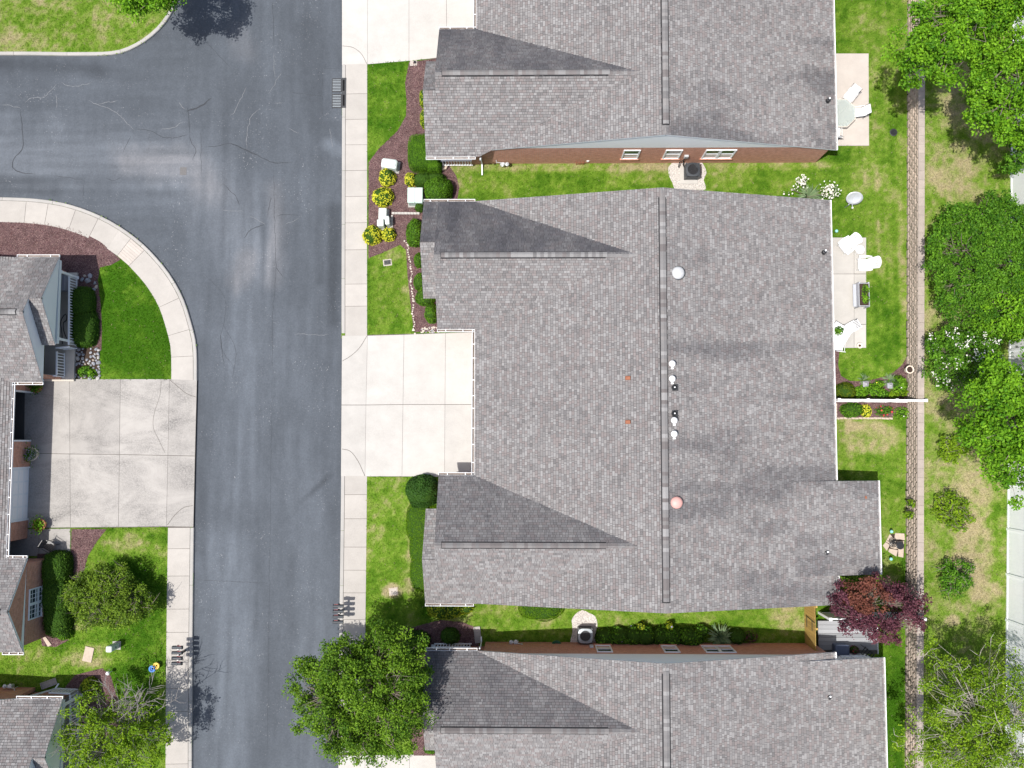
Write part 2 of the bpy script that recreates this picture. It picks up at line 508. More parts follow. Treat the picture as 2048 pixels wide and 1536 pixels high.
# ------------------------------------------------------------------ ground, road, paving
def topx(X, Y, Z=0.0):
    r = np.stack([np.asarray(X, float), np.asarray(Y, float), np.full(np.shape(X), Z - CAM_H)], -1) @ ROT
    return 1024 + r[..., 0] / -r[..., 2] * FPX, 768 - r[..., 1] / -r[..., 2] * FPX

def smooth_line(pts, step=0.25):
    P = [np.array(p[:2], float) for p in pts]
    P = [2 * P[0] - P[1]] + P + [2 * P[-1] - P[-2]]
    out = []
    for i in range(1, len(P) - 2):
        p0, p1, p2, p3 = P[i - 1], P[i], P[i + 1], P[i + 2]
        n = max(2, int(np.linalg.norm(p2 - p1) / step))
        # centripetal tangents
        a, b, c = [max(np.linalg.norm(q - r), 1e-6) ** 0.5 for q, r in ((p1, p0), (p2, p1), (p3, p2))]
        m1 = (p2 - p1 + b * ((p1 - p0) / a - (p2 - p0) / (a + b)))
        m2 = (p2 - p1 + b * ((p3 - p2) / c - (p3 - p1) / (b + c)))
        for k in range(n):
            t = k / n
            out.append((2 * t**3 - 3 * t**2 + 1) * p1 + (t**3 - 2 * t**2 + t) * m1 + (-2 * t**3 + 3 * t**2) * p2 + (t**3 - t**2) * m2)
    out.append(P[-2])
    return np.array(out)

class Path:
    def __init__(s, P):
        s.P = P; d = np.diff(P, axis=0); L = np.hypot(d[:, 0], d[:, 1])
        s.L = np.concatenate([[0], np.cumsum(L)])
        t = np.gradient(P, axis=0); t /= np.hypot(t[:, 0], t[:, 1])[:, None]
        s.N = np.stack([-t[:, 1], t[:, 0]], 1)
    def pt(s, a, off=0.0):
        x = np.interp(a, s.L, s.P[:, 0]); y = np.interp(a, s.L, s.P[:, 1])
        nx = np.interp(a, s.L, s.N[:, 0]); ny = np.interp(a, s.L, s.N[:, 1])
        n = math.hypot(nx, ny)
        return (x + nx / n * off, y + ny / n * off)
    def near(s, q):
        i = int(np.argmin(np.hypot(s.P[:, 0] - q[0], s.P[:, 1] - q[1]))); return float(s.L[i])
    def strip(s, a, b, o0, o1, step=0.6):
        n = max(1, int((b - a) / step))
        A = [s.pt(a + (b - a) * k / n, o0) for k in range(n + 1)]
        B = [s.pt(a + (b - a) * k / n, o1) for k in range(n, -1, -1)]
        return A + B

edge_e = Path(smooth_line([at(*p) for p in [(684, -260), (684, 120), (683, 500), (682, 960), (678, 1300), (677, 1560), (676, 1760)]]))
edge_w = Path(smooth_line([at(*p) for p in [(384, 1760), (384, 1500), (385, 1300), (388, 1055), (391, 900), (394, 762), (392, 686), (383, 647), (365, 593), (338, 546), (312, 514), (281, 483), (234, 449), (182, 423), (125, 405), (70, 397), (0, 394), (-120, 393), (-400, 393)]]))
edge_n = Path(smooth_line([at(*p) for p in [(-400, 110), (-100, 110), (60, 110), (150, 111), (232, 108), (265, 97), (303, 73), (332, 43), (352, 5), (364, -60), (368, -140), (370, -260)]]))
ROADPOLY = [tuple(p) for p in edge_e.P] + [tuple(p) for p in edge_w.P] + [tuple(p) for p in edge_n.P]

def grid_sheet(name, x0, x1, y0, y1, step, z, mat, colfn, cut=None, zfn=None):
    nx = int((x1 - x0) / step) + 1; ny = int((y1 - y0) / step) + 1
    X, Y = np.meshgrid(np.linspace(x0, x1, nx), np.linspace(y0, y1, ny))
    Z = np.full(X.shape, z) if zfn is None else z + zfn(X, Y)
    V = np.stack([X, Y, Z], -1).reshape(-1, 3)
    i = np.arange(nx * ny).reshape(ny, nx)
    F = np.stack([i[:-1, :-1], i[:-1, 1:], i[1:, 1:], i[1:, :-1]], -1).reshape(-1, 4)
    if cut is not None:
        ins = cut(V[:, 0], V[:, 1])
        F = F[~ins[F].any(1)]
    me = bpy.data.meshes.new(name)
    me.vertices.add(len(V)); me.vertices.foreach_set('co', V.astype(np.float32).ravel())
    me.loops.add(F.size); me.loops.foreach_set('vertex_index', F.astype(np.int32).ravel())
    me.polygons.add(len(F)); me.polygons.foreach_set('loop_start', np.arange(0, F.size, 4, dtype=np.int32))
    me.polygons.foreach_set('loop_total', np.full(len(F), 4, np.int32))
    me.update(calc_edges=True); me.materials.append(mat)
    set_col(me, colfn(V[:, 0], V[:, 1]), 'POINT')
    o = bpy.data.objects.new(name, me); COL.objects.link(o); o['kind'] = 'structure'
    return o

def lerp3(a, b, t): return np.asarray(a)[None, :] * (1 - t)[:, None] + np.asarray(b)[None, :] * t[:, None]

DRY = [  # photo position, radii, how dry
    (150, 40, 300, 90, .24), (265, 650, 100, 140, -.34), (230, 1085, 60, 22, .30), (300, 1080, 30, 30, .12), (165, 1245, 28, 18, .42), (190, 1312, 60, 24, .42),
    (60, 1325, 130, 26, .16), (270, 1200, 70, 90, -.22), (270, 1330, 60, 70, -.22), (782, 580, 60, 110, -.04), (790, 500, 50, 22, .26), (815, 590, 14, 90, .22), (780, 1070, 60, 130, .14),
    (785, 1183, 22, 16, .5), (820, 1140, 14, 60, .3), (775, 200, 50, 100, -.16), (1100, 355, 260, 30, -.02), (1150, 333, 260, 12, .34), (1300, 345, 60, 24, .3), (930, 355, 40, 30, .16),
    (1440, 355, 60, 26, .2), (1560, 330, 140, 10, .28), (1750, 200, 70, 200, .14), (1700, 330, 80, 60, .0), (1745, 440, 70, 110, .14), (1806, 500, 10, 260, .2), (1740, 650, 70, 90, -.08),
    (1740, 875, 60, 36, .46), (1690, 850, 30, 16, .38), (1770, 900, 60, 60, .1), (1785, 1040, 40, 90, .04), (1775, 1150, 30, 30, .3), (1785, 1420, 40, 140, -.4), (1815, 1450, 8, 160, .3),
    (1050, 1240, 180, 36, .18), (1400, 1236, 200, 20, .12), (1585, 1235, 40, 40, .4), (1000, 1275, 120, 25, -.05)]
FRESH = np.array((0.112, 0.210, 0.018)); DEEP = np.array((0.036, 0.104, 0.005)); STRAW = np.array((0.34, 0.285, 0.175)); OLIVE = np.array((0.190, 0.248, 0.044))

def lawn_color(X, Y, base_dry=0.0, Z=0.0, spots=DRY):
    px, py = topx(X, Y, Z)
    d = np.full(px.shape, base_dry)
    for cx, cy, rx, ry, k in spots:
        q = ((px - cx) / rx) ** 2 + ((py - cy) / ry) ** 2
        d += k * (1 - sstep(0.35, 1.5, q))
    mw = (px > 1675) & (px < 1815) & (Z == 0.0); d = d + np.where(mw, 0.05 * np.sin(X * 2 * math.pi / .62 + .4 * np.sin(Y * .5)), 0.0) + np.where((py < 100) & (px < 360), 0.05 * np.sin((X - Y) * 2 * math.pi / .7), 0.0)
    n1 = fbm(X * 1.1, Y * 1.1, 3, 5); n2 = fbm(X * 4.5, Y * 4.5, 9, 3); n3 = fbm(X * 0.25, Y * 0.25, 21, 3)
    g = lerp3(DEEP, FRESH, sstep(0.20, 0.66, 0.55 * n1 + 0.45 * n2 + 0.7 * np.clip(d, -.4, .3)))
    t1 = sstep(0.44, 0.94, 0.5 * n1 + 0.5 * n2 + 0.65 * d); g = g * (1 - t1)[:, None] + OLIVE * t1[:, None]
    t2 = sstep(0.60, 1.02, 0.5 * n1 + 0.5 * n2 + 0.75 * d) * 0.9; g = g * (1 - t2)[:, None] + STRAW * t2[:, None]
    return g * (0.88 + 0.24 * n3)[:, None]

UPDRY = [(1945, 1100, 40, 70, .34), (1905, 1240, 14, 12, .4), (1965, 1180, 30, 30, .26), (1870, 960, 50, 60, .06), (1960, 950, 50, 60, .2), (1900, 1290, 60, 70, -.06), (1960, 1230, 70, 60, .04), (1900, 340, 50, 60, .24), (1880, 640, 40, 40, .16), (1950, 1020, 40, 60, .15), (1870, 280, 26, 60, -.08), (1945, 200, 70, 80, .2), (1900, 800, 60, 60, .15)]
WALL0 = np.array(at(1815, -90)[:2]); WALL1 = np.array(at(1809, 1640)[:2])
_wd = (WALL1 - WALL0) / np.linalg.norm(WALL1 - WALL0); _wn = np.array([-_wd[1], _wd[0]])   # points east
TERR = 1.02
def east_of_wall(X, Y): return (X - WALL0[0]) * _wn[0] + (Y - WALL0[1]) * _wn[1]

# the land under everything, out to the horizon
b = MB(); b.col = (0.085, 0.135, 0.022); b.add([(-900, -900, -0.3), (900, -900, -0.3), (900, 900, -0.3), (-900, 900, -0.3)], [(0, 1, 2, 3)]); g = obj('ground', b, MAT['lawn'], color=True); g['kind'] = 'structure'

lawn = grid_sheet('lawn', -32, 22.4, -20.5, 27.5, 0.14, 0.0, MAT['lawn'], lambda X, Y: lawn_color(X, Y),
                  cut=lambda X, Y: inside(X, Y, ROADPOLY) | (east_of_wall(X, Y) > 0.12))
upper = grid_sheet('upper_lawn', 20.6, 40, -22, 28, 0.16, TERR, MAT['lawn'], lambda X, Y: lawn_color(X, Y, 0.24, TERR, UPDRY),
                   cut=lambda X, Y: east_of_wall(X, Y) < 0.42, zfn=lambda X, Y: 0.012 * np.clip(X - 21, 0, 30) * 0)

def road_color(X, Y):
    px, py = topx(X, Y, -0.12)
    base = np.array((0.070, 0.0805, 0.0945))
    v = np.ones(px.shape); red = np.zeros(px.shape)
    WB = np.maximum(sstep(330, 450, px), sstep(420, 560, py)); STV = fbm(X * 2.6, Y * .16, 41, 4); STH = fbm(X * .16 + Y * .1, Y * 2.6, 43, 4)
    def stroke(pts, w, amp, redk=0.0):
        nonlocal v, red
        m = np.zeros(px.shape)
        for (x1, y1), (x2, y2) in zip(pts[:-1], pts[1:]):
            dx, dy = x2 - x1, y2 - y1
            t = np.clip(((px - x1) * dx + (py - y1) * dy) / (dx * dx + dy * dy), 0, 1)
            q = np.hypot(px - x1 - t * dx, py - y1 - t * dy) / w
            m = np.maximum(m, 1 - sstep(0.1, 1.3, q + 0.9 * (fbm(X * 1.4, Y * .5, 5, 4) - .5)))
        if w > 25: m = m * (0.45 + 1.1 * (STH * (1 - WB) + STV * WB))
        v = v + amp * m; red = red + redk * m
    stroke([(-60, 300), (150, 315), (300, 315), (380, 340), (450, 410), (500, 500)], 82, 0.38, 0.15)
    stroke([(250, 318), (380, 330), (420, 380)], 40, 0.26, 0.5)
    stroke([(500, 500), (485, 700), (475, 950)], 75, 0.26)
    stroke([(455, 1100), (455, 1300), (450, 1560)], 60, 0.34)
    stroke([(545, 380), (560, 440), (545, 560)], 26, 0.22, 0.5)
    stroke([(490, 520), (475, 560)], 30, 0.10, 0.6)
    stroke([(480, 70), (490, 100)], 30, 0.16, 0.35)
    stroke([(590, 880), (630, 1150), (600, 1560)], 45, 0.18)
    stroke([(655, 290), (678, 300)], 16, 0.45)
    stroke([(560, 700), (680, 640)], 60, 0.10)
    stroke([(-60, 128), (150, 130), (200, 140)], 22, -0.26)
    stroke([(-60, 372), (60, 372), (110, 380)], 22, -0.30)
    stroke([(668, 420), (668, 640)], 18, -0.32)
    stroke([(640, 420), (640, 560)], 12, -0.18)
    stroke([(610, 60), (640, 240)], 40, -0.16)
    stroke([(395, 700), (400, 900), (395, 1100)], 22, -0.14)
    stroke([(600, 760), (640, 800)], 50, 0.08)
    stroke([(620, 990), (660, 950)], 8, -0.2); stroke([(600, 1005), (650, 960)], 6, -0.15)
    n = fbm(X * 0.35, Y * 0.35, 31, 5); n2 = fbm(X * 2.2, Y * 0.28, 37, 4); n3 = fbm(X * .3 + Y * .12, Y * 2.0, 39, 4)
    v = v * (0.86 + 0.28 * n) * (0.86 + 0.28 * (n2 * WB + n3 * (1 - WB))) * (0.88 + 0.24 * (STV * WB + STH * (1 - WB)))
    pm = ((px > 646) & (px < 684) & (py > 136) & (py < 240)); v = np.where(pm, v * 1.10, v)
    c = base[None, :] * v[:, None]
    return c * (1 + red[:, None] * np.array((0.16, 0.03, -0.06))[None, :])
road = grid_sheet('road', -34, -8.2, -21, 29, 0.13, -0.12, MAT['asphalt'], road_color, cut=None)

def crack(pts, w, pale=False, wig=0.05):
    P = smooth_line([at(*p) for p in pts], 0.08)
    ph = random.random() * 50
    n = np.stack([fbm(P[:, 0] * 3.5 + ph, P[:, 1] * 3.5, 5, 3) - .5, fbm(P[:, 0] * 3.5, P[:, 1] * 3.5 + ph, 8, 3) - .5], 1) * 2 * wig
    pa = Path(P + n)
    mb = MB(); V = []
    m = len(pa.P); w = w * 0.5; wig = wig * 1.5
    for i in range(m):
        t = i / (m - 1); ww = w * (0.45 + 0.75 * float(vnoise(np.array([i * .7 + ph]), np.array([3.3]), 2)[0])) * min(1, 6 * t + .2, 6 * (1 - t) + .2)
        for s_ in (-1, 1): V.append((pa.P[i, 0] + pa.N[i, 0] * ww * s_, pa.P[i, 1] + pa.N[i, 1] * ww * s_, -0.116))
    mb.add(V, [(2 * i, 2 * i + 1, 2 * i + 3, 2 * i + 2) for i in range(m - 1)])
    obj('crack', mb, MAT['pale_crack' if pale else 'paving'], road)
Z1 = lambda L: [(x / 3.84, y / 3.84) for x, y in L]
Z8 = lambda L: [(380 + x / 2.021, y / 2.021) for x, y in L]
for L, w in [([(640, 1380), (630, 1536)], .02), ([(1040, 990), (1150, 1000), (1240, 1045), (1300, 1055), (1440, 1030)], .035), ([(1450, 1030), (1460, 1090), (1500, 1150), (1470, 1225)], .03),
             ([(1430, 850), (1540, 810), (1620, 745)], .09), ([(1560, 1120), (1650, 1115), (1760, 1095), (1860, 1140), (1980, 1195)], .03), ([(1560, 300), (1640, 380), (1770, 520)], .02),
             ([(150, 840), (160, 1140), (95, 1220), (90, 1280), (150, 1320), (260, 1330)], .05), ([(940, 1170), (960, 1110), (1000, 1040)], .025), ([(400, 1345), (520, 1360), (640, 1380)], .02),
             ([(800, 1365), (860, 1380), (900, 1370), (930, 1350)], .02), ([(1440, 830), (1450, 1030)], .035), ([(1535, 1000), (1540, 1340)], .02)]:
    crack(Z1(L), w)
for L, w in [([(333, 0), (337, 180)], .03), ([(335, 640), (340, 900), (345, 1100), (330, 1300), (332, 1536)], .022), ([(400, 368), (530, 385)], .018), ([(160, 575), (270, 625), (340, 655), (410, 655)], .045),
             ([(300, 905), (240, 930), (215, 960)], .04), ([(345, 870), (400, 865), (440, 870)], .03), ([(325, 790), (310, 880)], .03), ([(130, 740), (180, 790), (200, 830)], .03), ([(345, 1080), (375, 1115)], .03), ([(120, 1350), (135, 1480)], .03), ([(534, 273), (530, 487)], .014), ([(534, 274), (608, 272)], .014)]:
    crack(Z8(L), w)
for L in [[(543, 760), (540, 1000), (537, 1200), (533, 1540)], [(392, 1160), (470, 1164), (540, 1168)], [(440, 640), (470, 700), (462, 760)], [(400, 540), (450, 600), (440, 690), (470, 740)]]:
    crack(L, .016)
for L in [[(0, 800), (60, 800), (150, 830)], [(180, 780), (240, 745), (320, 745), (380, 690), (430, 640)], [(460, 625), (520, 655), (630, 645), (700, 625)], [(660, 760), (740, 795), (840, 830), (920, 890), (1030, 990)], [(740, 795), (890, 765)],
          [(1230, 990), (1330, 975), (1400, 930)], [(1370, 780), (1410, 830)], [(1890, 660), (1840, 760), (1810, 830), (1760, 885)], [(1980, 830), (1920, 900), (1890, 1050), (1885, 1140)], [(420, 720), (430, 820)]]:
    crack(Z1(L), .028, True, .09)
for L in [[(335, 210), (340, 310)], [(365, 290), (315, 375)], [(560, 515), (575, 590)], [(340, 415), (370, 415)], [(400, 515), (435, 535)], [(240, 870), (300, 905)], [(385, 905), (440, 880)], [(120, 845), (215, 855)], [(420, 1350), (560, 1352)]]:
    crack(Z8(L), .022, True, .09)
b = MB(); c = at(365, 341); b.obox((c[0], c[1], -0.117), (0.38, 0.46, 0.006)); obj('utility_patch', b, MAT['tan_patch'], road)

# kerbs and pavements
def kerb(path, a, b, name_parent):
    n = max(1, int(round((b - a) / 3.0))); L = (b - a) / n
    for k in range(n):
        mb = MB()
        i0, i1 = a + k * L + 0.008, a + (k + 1) * L - 0.008
        m = max(1, int(L / 0.5)); V = []
        prof = [(0.0, -0.3), (0.0, -0.03), (0.02, 0.008), (0.05, 0.022), (0.19, 0.022), (0.205, 0.0), (0.205, -0.3)]
        for j in range(m + 1):
            for o_, z_ in prof:
                p = path.pt(i0 + (i1 - i0) * j / m, o_); V.append((p[0], p[1], z_))
        q = len(prof)
        F = [(j * q + i, j * q + i + 1, (j + 1) * q + i + 1, (j + 1) * q + i) for j in range(m) for i in range(q - 1)]
        F += [tuple(range(q - 1, -1, -1)), tuple(m * q + i for i in range(q))]
        mb.add(V, F); obj('kerb_section', mb, MAT['curb'], name_parent)

def bed(name, pts, z0, z1, mat, kind='structure'):
    mb = MB(); mb.prism(pts, z0, z1); o = obj(name, mb, mat)
    if kind: o['kind'] = kind
    return o

def slabs(path, joints, parent, o0=0.222, o1=1.46, mat='concrete', z=0.014):
    for a, c in zip(joints[:-1], joints[1:]):
        mb = MB(); mb.prism(path.strip(a + .010, c - .010, o0, o1), -0.12, z + random.uniform(-.003, .004)); obj('slab', mb, MAT[mat], parent)

W_ = lambda x, y: edge_w.near(at(x, y))
E_ = lambda y: edge_e.near(at(683, y))
eL = edge_e.L[-1]; wL = edge_w.L[-1]
kE = obj('kerb', MB().prism(edge_e.strip(0, eL, 0.03, 0.2, 2.0), -0.3, -0.02), MAT['joint']); kE['kind'] = 'structure'
kerb(edge_e, E_(132), E_(671), kE); kerb(edge_e, E_(955), E_(1505), kE)
kW = obj('kerb', MB().prism(edge_w.strip(0, wL, 0.03, 0.2, 1.0), -0.3, -0.02), MAT['joint']); kW['kind'] = 'structure'
kerb(edge_w, 0, W_(388, 1055), kW); kerb(edge_w, W_(394, 760), wL, kW)
kN = obj('kerb', MB().prism(edge_n.strip(0, edge_n.L[-1], 0.03, 0.2, 1.0), -0.3, -0.02), MAT['joint']); kN['kind'] = 'structure'
kerb(edge_n, 0, edge_n.L[-1], kN)
# kerb of the first side is wider there: a flush strip behind it
sE = obj('pavement', MB().prism(edge_e.strip(E_(131), E_(1520), 0.205, 1.46, 2.0), -0.3, 0.004), MAT['joint']); sE['kind'] = 'structure'
slabs(edge_e, [E_(y) for y in (132, 186, 239, 292, 345, 396, 448, 497, 567, 617, 671.5)], sE)
slabs(edge_e, [E_(y) for y in (953, 992, 1039, 1090, 1142, 1188, 1240, 1292, 1344, 1396, 1448, 1508)], sE)
sW = obj('pavement', MB().prism(edge_w.strip(0, wL, 0.205, 1.46, 0.8), -0.3, 0.004), MAT['joint']); sW['kind'] = 'structure'
slabs(edge_w, [W_(384, y) for y in (1690, 1636, 1584, 1530, 1478, 1423, 1372, 1319, 1264, 1214, 1155, 1100, 1056)], sW)
slabs(edge_w, [W_(393, 759), W_(392, 711), W_(383, 654), W_(362, 594), W_(316, 529), W_(311, 522), W_(291, 500)], sW)
slabs(edge_w, [W_(267, 476), W_(242, 462), W_(236, 456), W_(199, 436), W_(151, 418), W_(99, 406), W_(52, 402), W_(2, 394), W_(-50, 393), W_(-104, 393), W_(-160, 393)], sW)
a0, a1 = W_(291, 500), W_(267, 476)
for k in range(8):
    o0 = 0.222 + 0.155 * k
    mb = MB(); mb.prism(edge_w.strip(a0 + .01, a1 - .01, o0, o0 + 0.148), -0.12, 0.015); obj('slab', mb, MAT['conc_patio'], sW)

def quad_slabs(name, rows, mat, z=0.014, under=True):
    """rows: list of rows, each a list of photo positions along it"""
    allp = [p for r in rows for p in r]
    hull = [rows[0][0], rows[0][-1], rows[-1][-1], rows[-1][0]]
    o = obj(name, MB().prism([p[:2] for p in poly(hull)], -0.3, 0.005), MAT['joint']); o['kind'] = 'structure'
    for r0, r1 in zip(rows[:-1], rows[1:]):
        for i in range(len(r0) - 1):
            q = [np.array(at(*p)[:2]) for p in (r0[i], r0[i + 1], r1[i + 1], r1[i])]
            c = sum(q) / 4
            q = [p + (c - p) / np.linalg.norm(c - p) * 0.016 for p in q]
            mb = MB(); mb.prism([tuple(p) for p in q], -0.12, z + random.uniform(-.002, .003)); obj('slab', mb, MAT[mat], o)
    return o
dm = quad_slabs('driveway', [[(684, 671), (735, 671), (808, 669), (891, 666), (960, 664), (1030, 662)], [(683, 810), (732, 810), (806, 809), (890, 809), (960, 809), (1030, 809)], [(682, 953), (730, 953), (804, 953), (889, 954), (960, 954), (1030, 954)]], 'conc_white')
dl = quad_slabs('driveway', [[(50, 757), (139, 758), (241, 758), (339, 758), (394, 760)], [(48, 906), (140, 908), (239, 909), (336, 911), (390, 912)], [(46, 1056), (141, 1055), (237, 1054), (333, 1053), (387, 1054)]], 'conc_old')
dt = quad_slabs('driveway', [[(684, -200), (735, -200), (818, -200), (893, -200), (1030, -200)], [(684, -20), (735, -20), (818, -20), (893, -20), (1030, -20)], [(684, 131), (735, 129), (818, 122), (893, 114), (1030, 105)]], 'conc_white')
db = quad_slabs('driveway', [[(677, 1511), (730, 1510), (819, 1509), (900, 1508), (1030, 1507)], [(676, 1680), (730, 1680), (819, 1680), (900, 1680), (1030, 1680)]], 'conc_white')
ent = quad_slabs('entry_walk', [[(20, 1058), (78, 1058), (141, 1057)], [(20, 1112), (78, 1112), (141, 1103)]], 'conc_old')
pt = quad_slabs('patio', [[(1630, 107), (1737, 107)], [(1630, 292), (1738, 292)]], 'conc_patio', 0.03)
pm = quad_slabs('patio', [[(1620, 475), (1708, 475), (1732, 475)], [(1620, 548), (1708, 548), (1732, 548)], [(1620, 649), (1708, 649), (1732, 649)], [(1620, 696), (1708, 696), (1732, 696)]], 'conc_white', 0.03)

def groove(parent, pts, w=0.012):
    P = Path(smooth_line([at(*p) for p in pts], 0.12))
    mb = MB(); V = []
    for i in range(len(P.P)):
        for s_ in (-1, 1): V.append((P.P[i, 0] + P.N[i, 0] * w * s_, P.P[i, 1] + P.N[i, 1] * w * s_, 0.0215))
    mb.add(V, [(2 * i, 2 * i + 1, 2 * i + 3, 2 * i + 2) for i in range(len(P.P) - 1)]); obj('joint', mb, MAT['joint'], parent)
groove(dm, [(685, 722), (700, 713), (718, 697), (734, 672)]); groove(dm, [(684, 898), (700, 902), (716, 922), (730, 952)])
groove(dt, [(685, 92), (705, 95), (722, 107), (734, 128)])
groove(dl, [(340, 760), (358, 775), (375, 788), (392, 794)]); groove(dl, [(335, 1050), (350, 1030), (368, 1015), (386, 1011)])
groove(dl, [(323, 762), (320, 790), (308, 830), (307, 855), (318, 880), (330, 905)], 0.007)

# planting beds of dark mulch
BEDS = [
    [(818, 124), (880, 116), (900, 250), (900, 334), (912, 350), (919, 375), (914, 402), (880, 410), (890, 560), (880, 664), (828, 664), (820, 600), (815, 550), (812, 500), (800, 490), (765, 506), (737, 516), (737, 325), (757, 298), (795, 262), (812, 232), (813, 200), (810, 165)],
    [(-60, 444), (60, 444), (102, 446), (154, 459), (200, 483), (242, 519), (222, 530), (200, 535), (196, 560), (202, 610), (204, 660), (203, 700), (196, 706), (120, 706), (100, 600), (60, 560), (-60, 560)],
    [(143, 1058), (214, 1058), (196, 1080), (176, 1112), (166, 1150), (160, 1195), (152, 1240), (138, 1280), (112, 1294), (84, 1292), (70, 1200), (75, 1108), (142, 1104)],
    [(800, 1262), (840, 1250), (880, 1240), (925, 1244), (960, 1258), (958, 1300), (790, 1300)],
    [(822, 1400), (840, 1290), (900, 1290), (900, 1511), (828, 1511), (818, 1470)],
    [(150, 1350), (205, 1336), (222, 1352), (236, 1400), (238, 1470), (200, 1520), (150, 1560), (110, 1400)],
    [(1640, 684), (1680, 690), (1676, 730), (1682, 752), (1700, 762), (1735, 762), (1780, 750), (1804, 730), (1814, 712), (1814, 801), (1640, 801)],
    [(1640, 803), (1814, 803), (1812, 834), (1640, 837)],
]
def bed_pts(b): return [tuple(p) for p in smooth_line([at(*p) for p in b] + [at(*b[0])], 0.4)][:-1]
for k, bd in enumerate(BEDS):
    o = bed('mulch_bed', [p[:2] for p in poly(bd)], -0.05, 0.012 + 0.001 * k, MAT['mulch'])
gr1 = bed('gravel_patch', bed_pts([(1336, 336), (1344, 326), (1356, 319), (1380, 322), (1398, 320), (1408, 331), (1413, 346), (1407, 360), (1412, 378), (1380, 386), (1352, 382), (1345, 366), (1338, 352)]), -.05, .014, MAT['gravel'])
gr2 = bed('gravel_patch', bed_pts([(1143, 1240), (1150, 1229), (1164, 1220), (1178, 1226), (1190, 1232), (1195, 1250), (1190, 1270), (1193, 1290), (1165, 1294), (1140, 1291), (1145, 1265)]), -.05, .014, MAT['gravel'])
rockbed = bed('rock_bed', [p[:2] for p in poly([(126, 700), (200, 694), (199, 757), (120, 757)])], -.05, .018, MAT['soil'])
# ------------------------------------------------------------------ roofs
TONES = np.array([(0.246, 0.243, 0.243), (0.180, 0.176, 0.177), (0.192, 0.168, 0.165), (0.164, 0.151, 0.150), (0.130, 0.126, 0.128), (0.208, 0.200, 0.198)])
TW = np.array([0.22, 0.26, 0.17, 0.11, 0.07, 0.17])
EXPO = 0.140

def frame(pts):
    P = [np.array(p, float) for p in pts]
    n = np.zeros(3)
    for i in range(len(P)):
        a, b_ = P[i], P[(i + 1) % len(P)]
        n += np.cross(a, b_)
    n /= np.linalg.norm(n)
    if n[2] < 0: n = -n
    u = P[1] - P[0]; u /= np.linalg.norm(u)
    v = np.cross(n, u)
    if v[2] < 0: u = -u; v = -v
    return P[0], u, v, n

def clip_convex(rect, pg):
    out = list(rect)
    for i in range(len(pg)):
        a, b_ = pg[i], pg[(i + 1) % len(pg)]
        ex, ey = b_[0] - a[0], b_[1] - a[1]
        inp = out; out = []
        if not inp: return []
        for j in range(len(inp)):
            p, q = inp[j], inp[(j + 1) % len(inp)]
            dp = ex * (p[1] - a[1]) - ey * (p[0] - a[0]); dq = ex * (q[1] - a[1]) - ey * (q[0] - a[0])
            if dp >= 0: out.append(p)
            if (dp >= 0) != (dq >= 0):
                t = dp / (dp - dq); out.append((p[0] + t * (q[0] - p[0]), p[1] + t * (q[1] - p[1])))
    return out

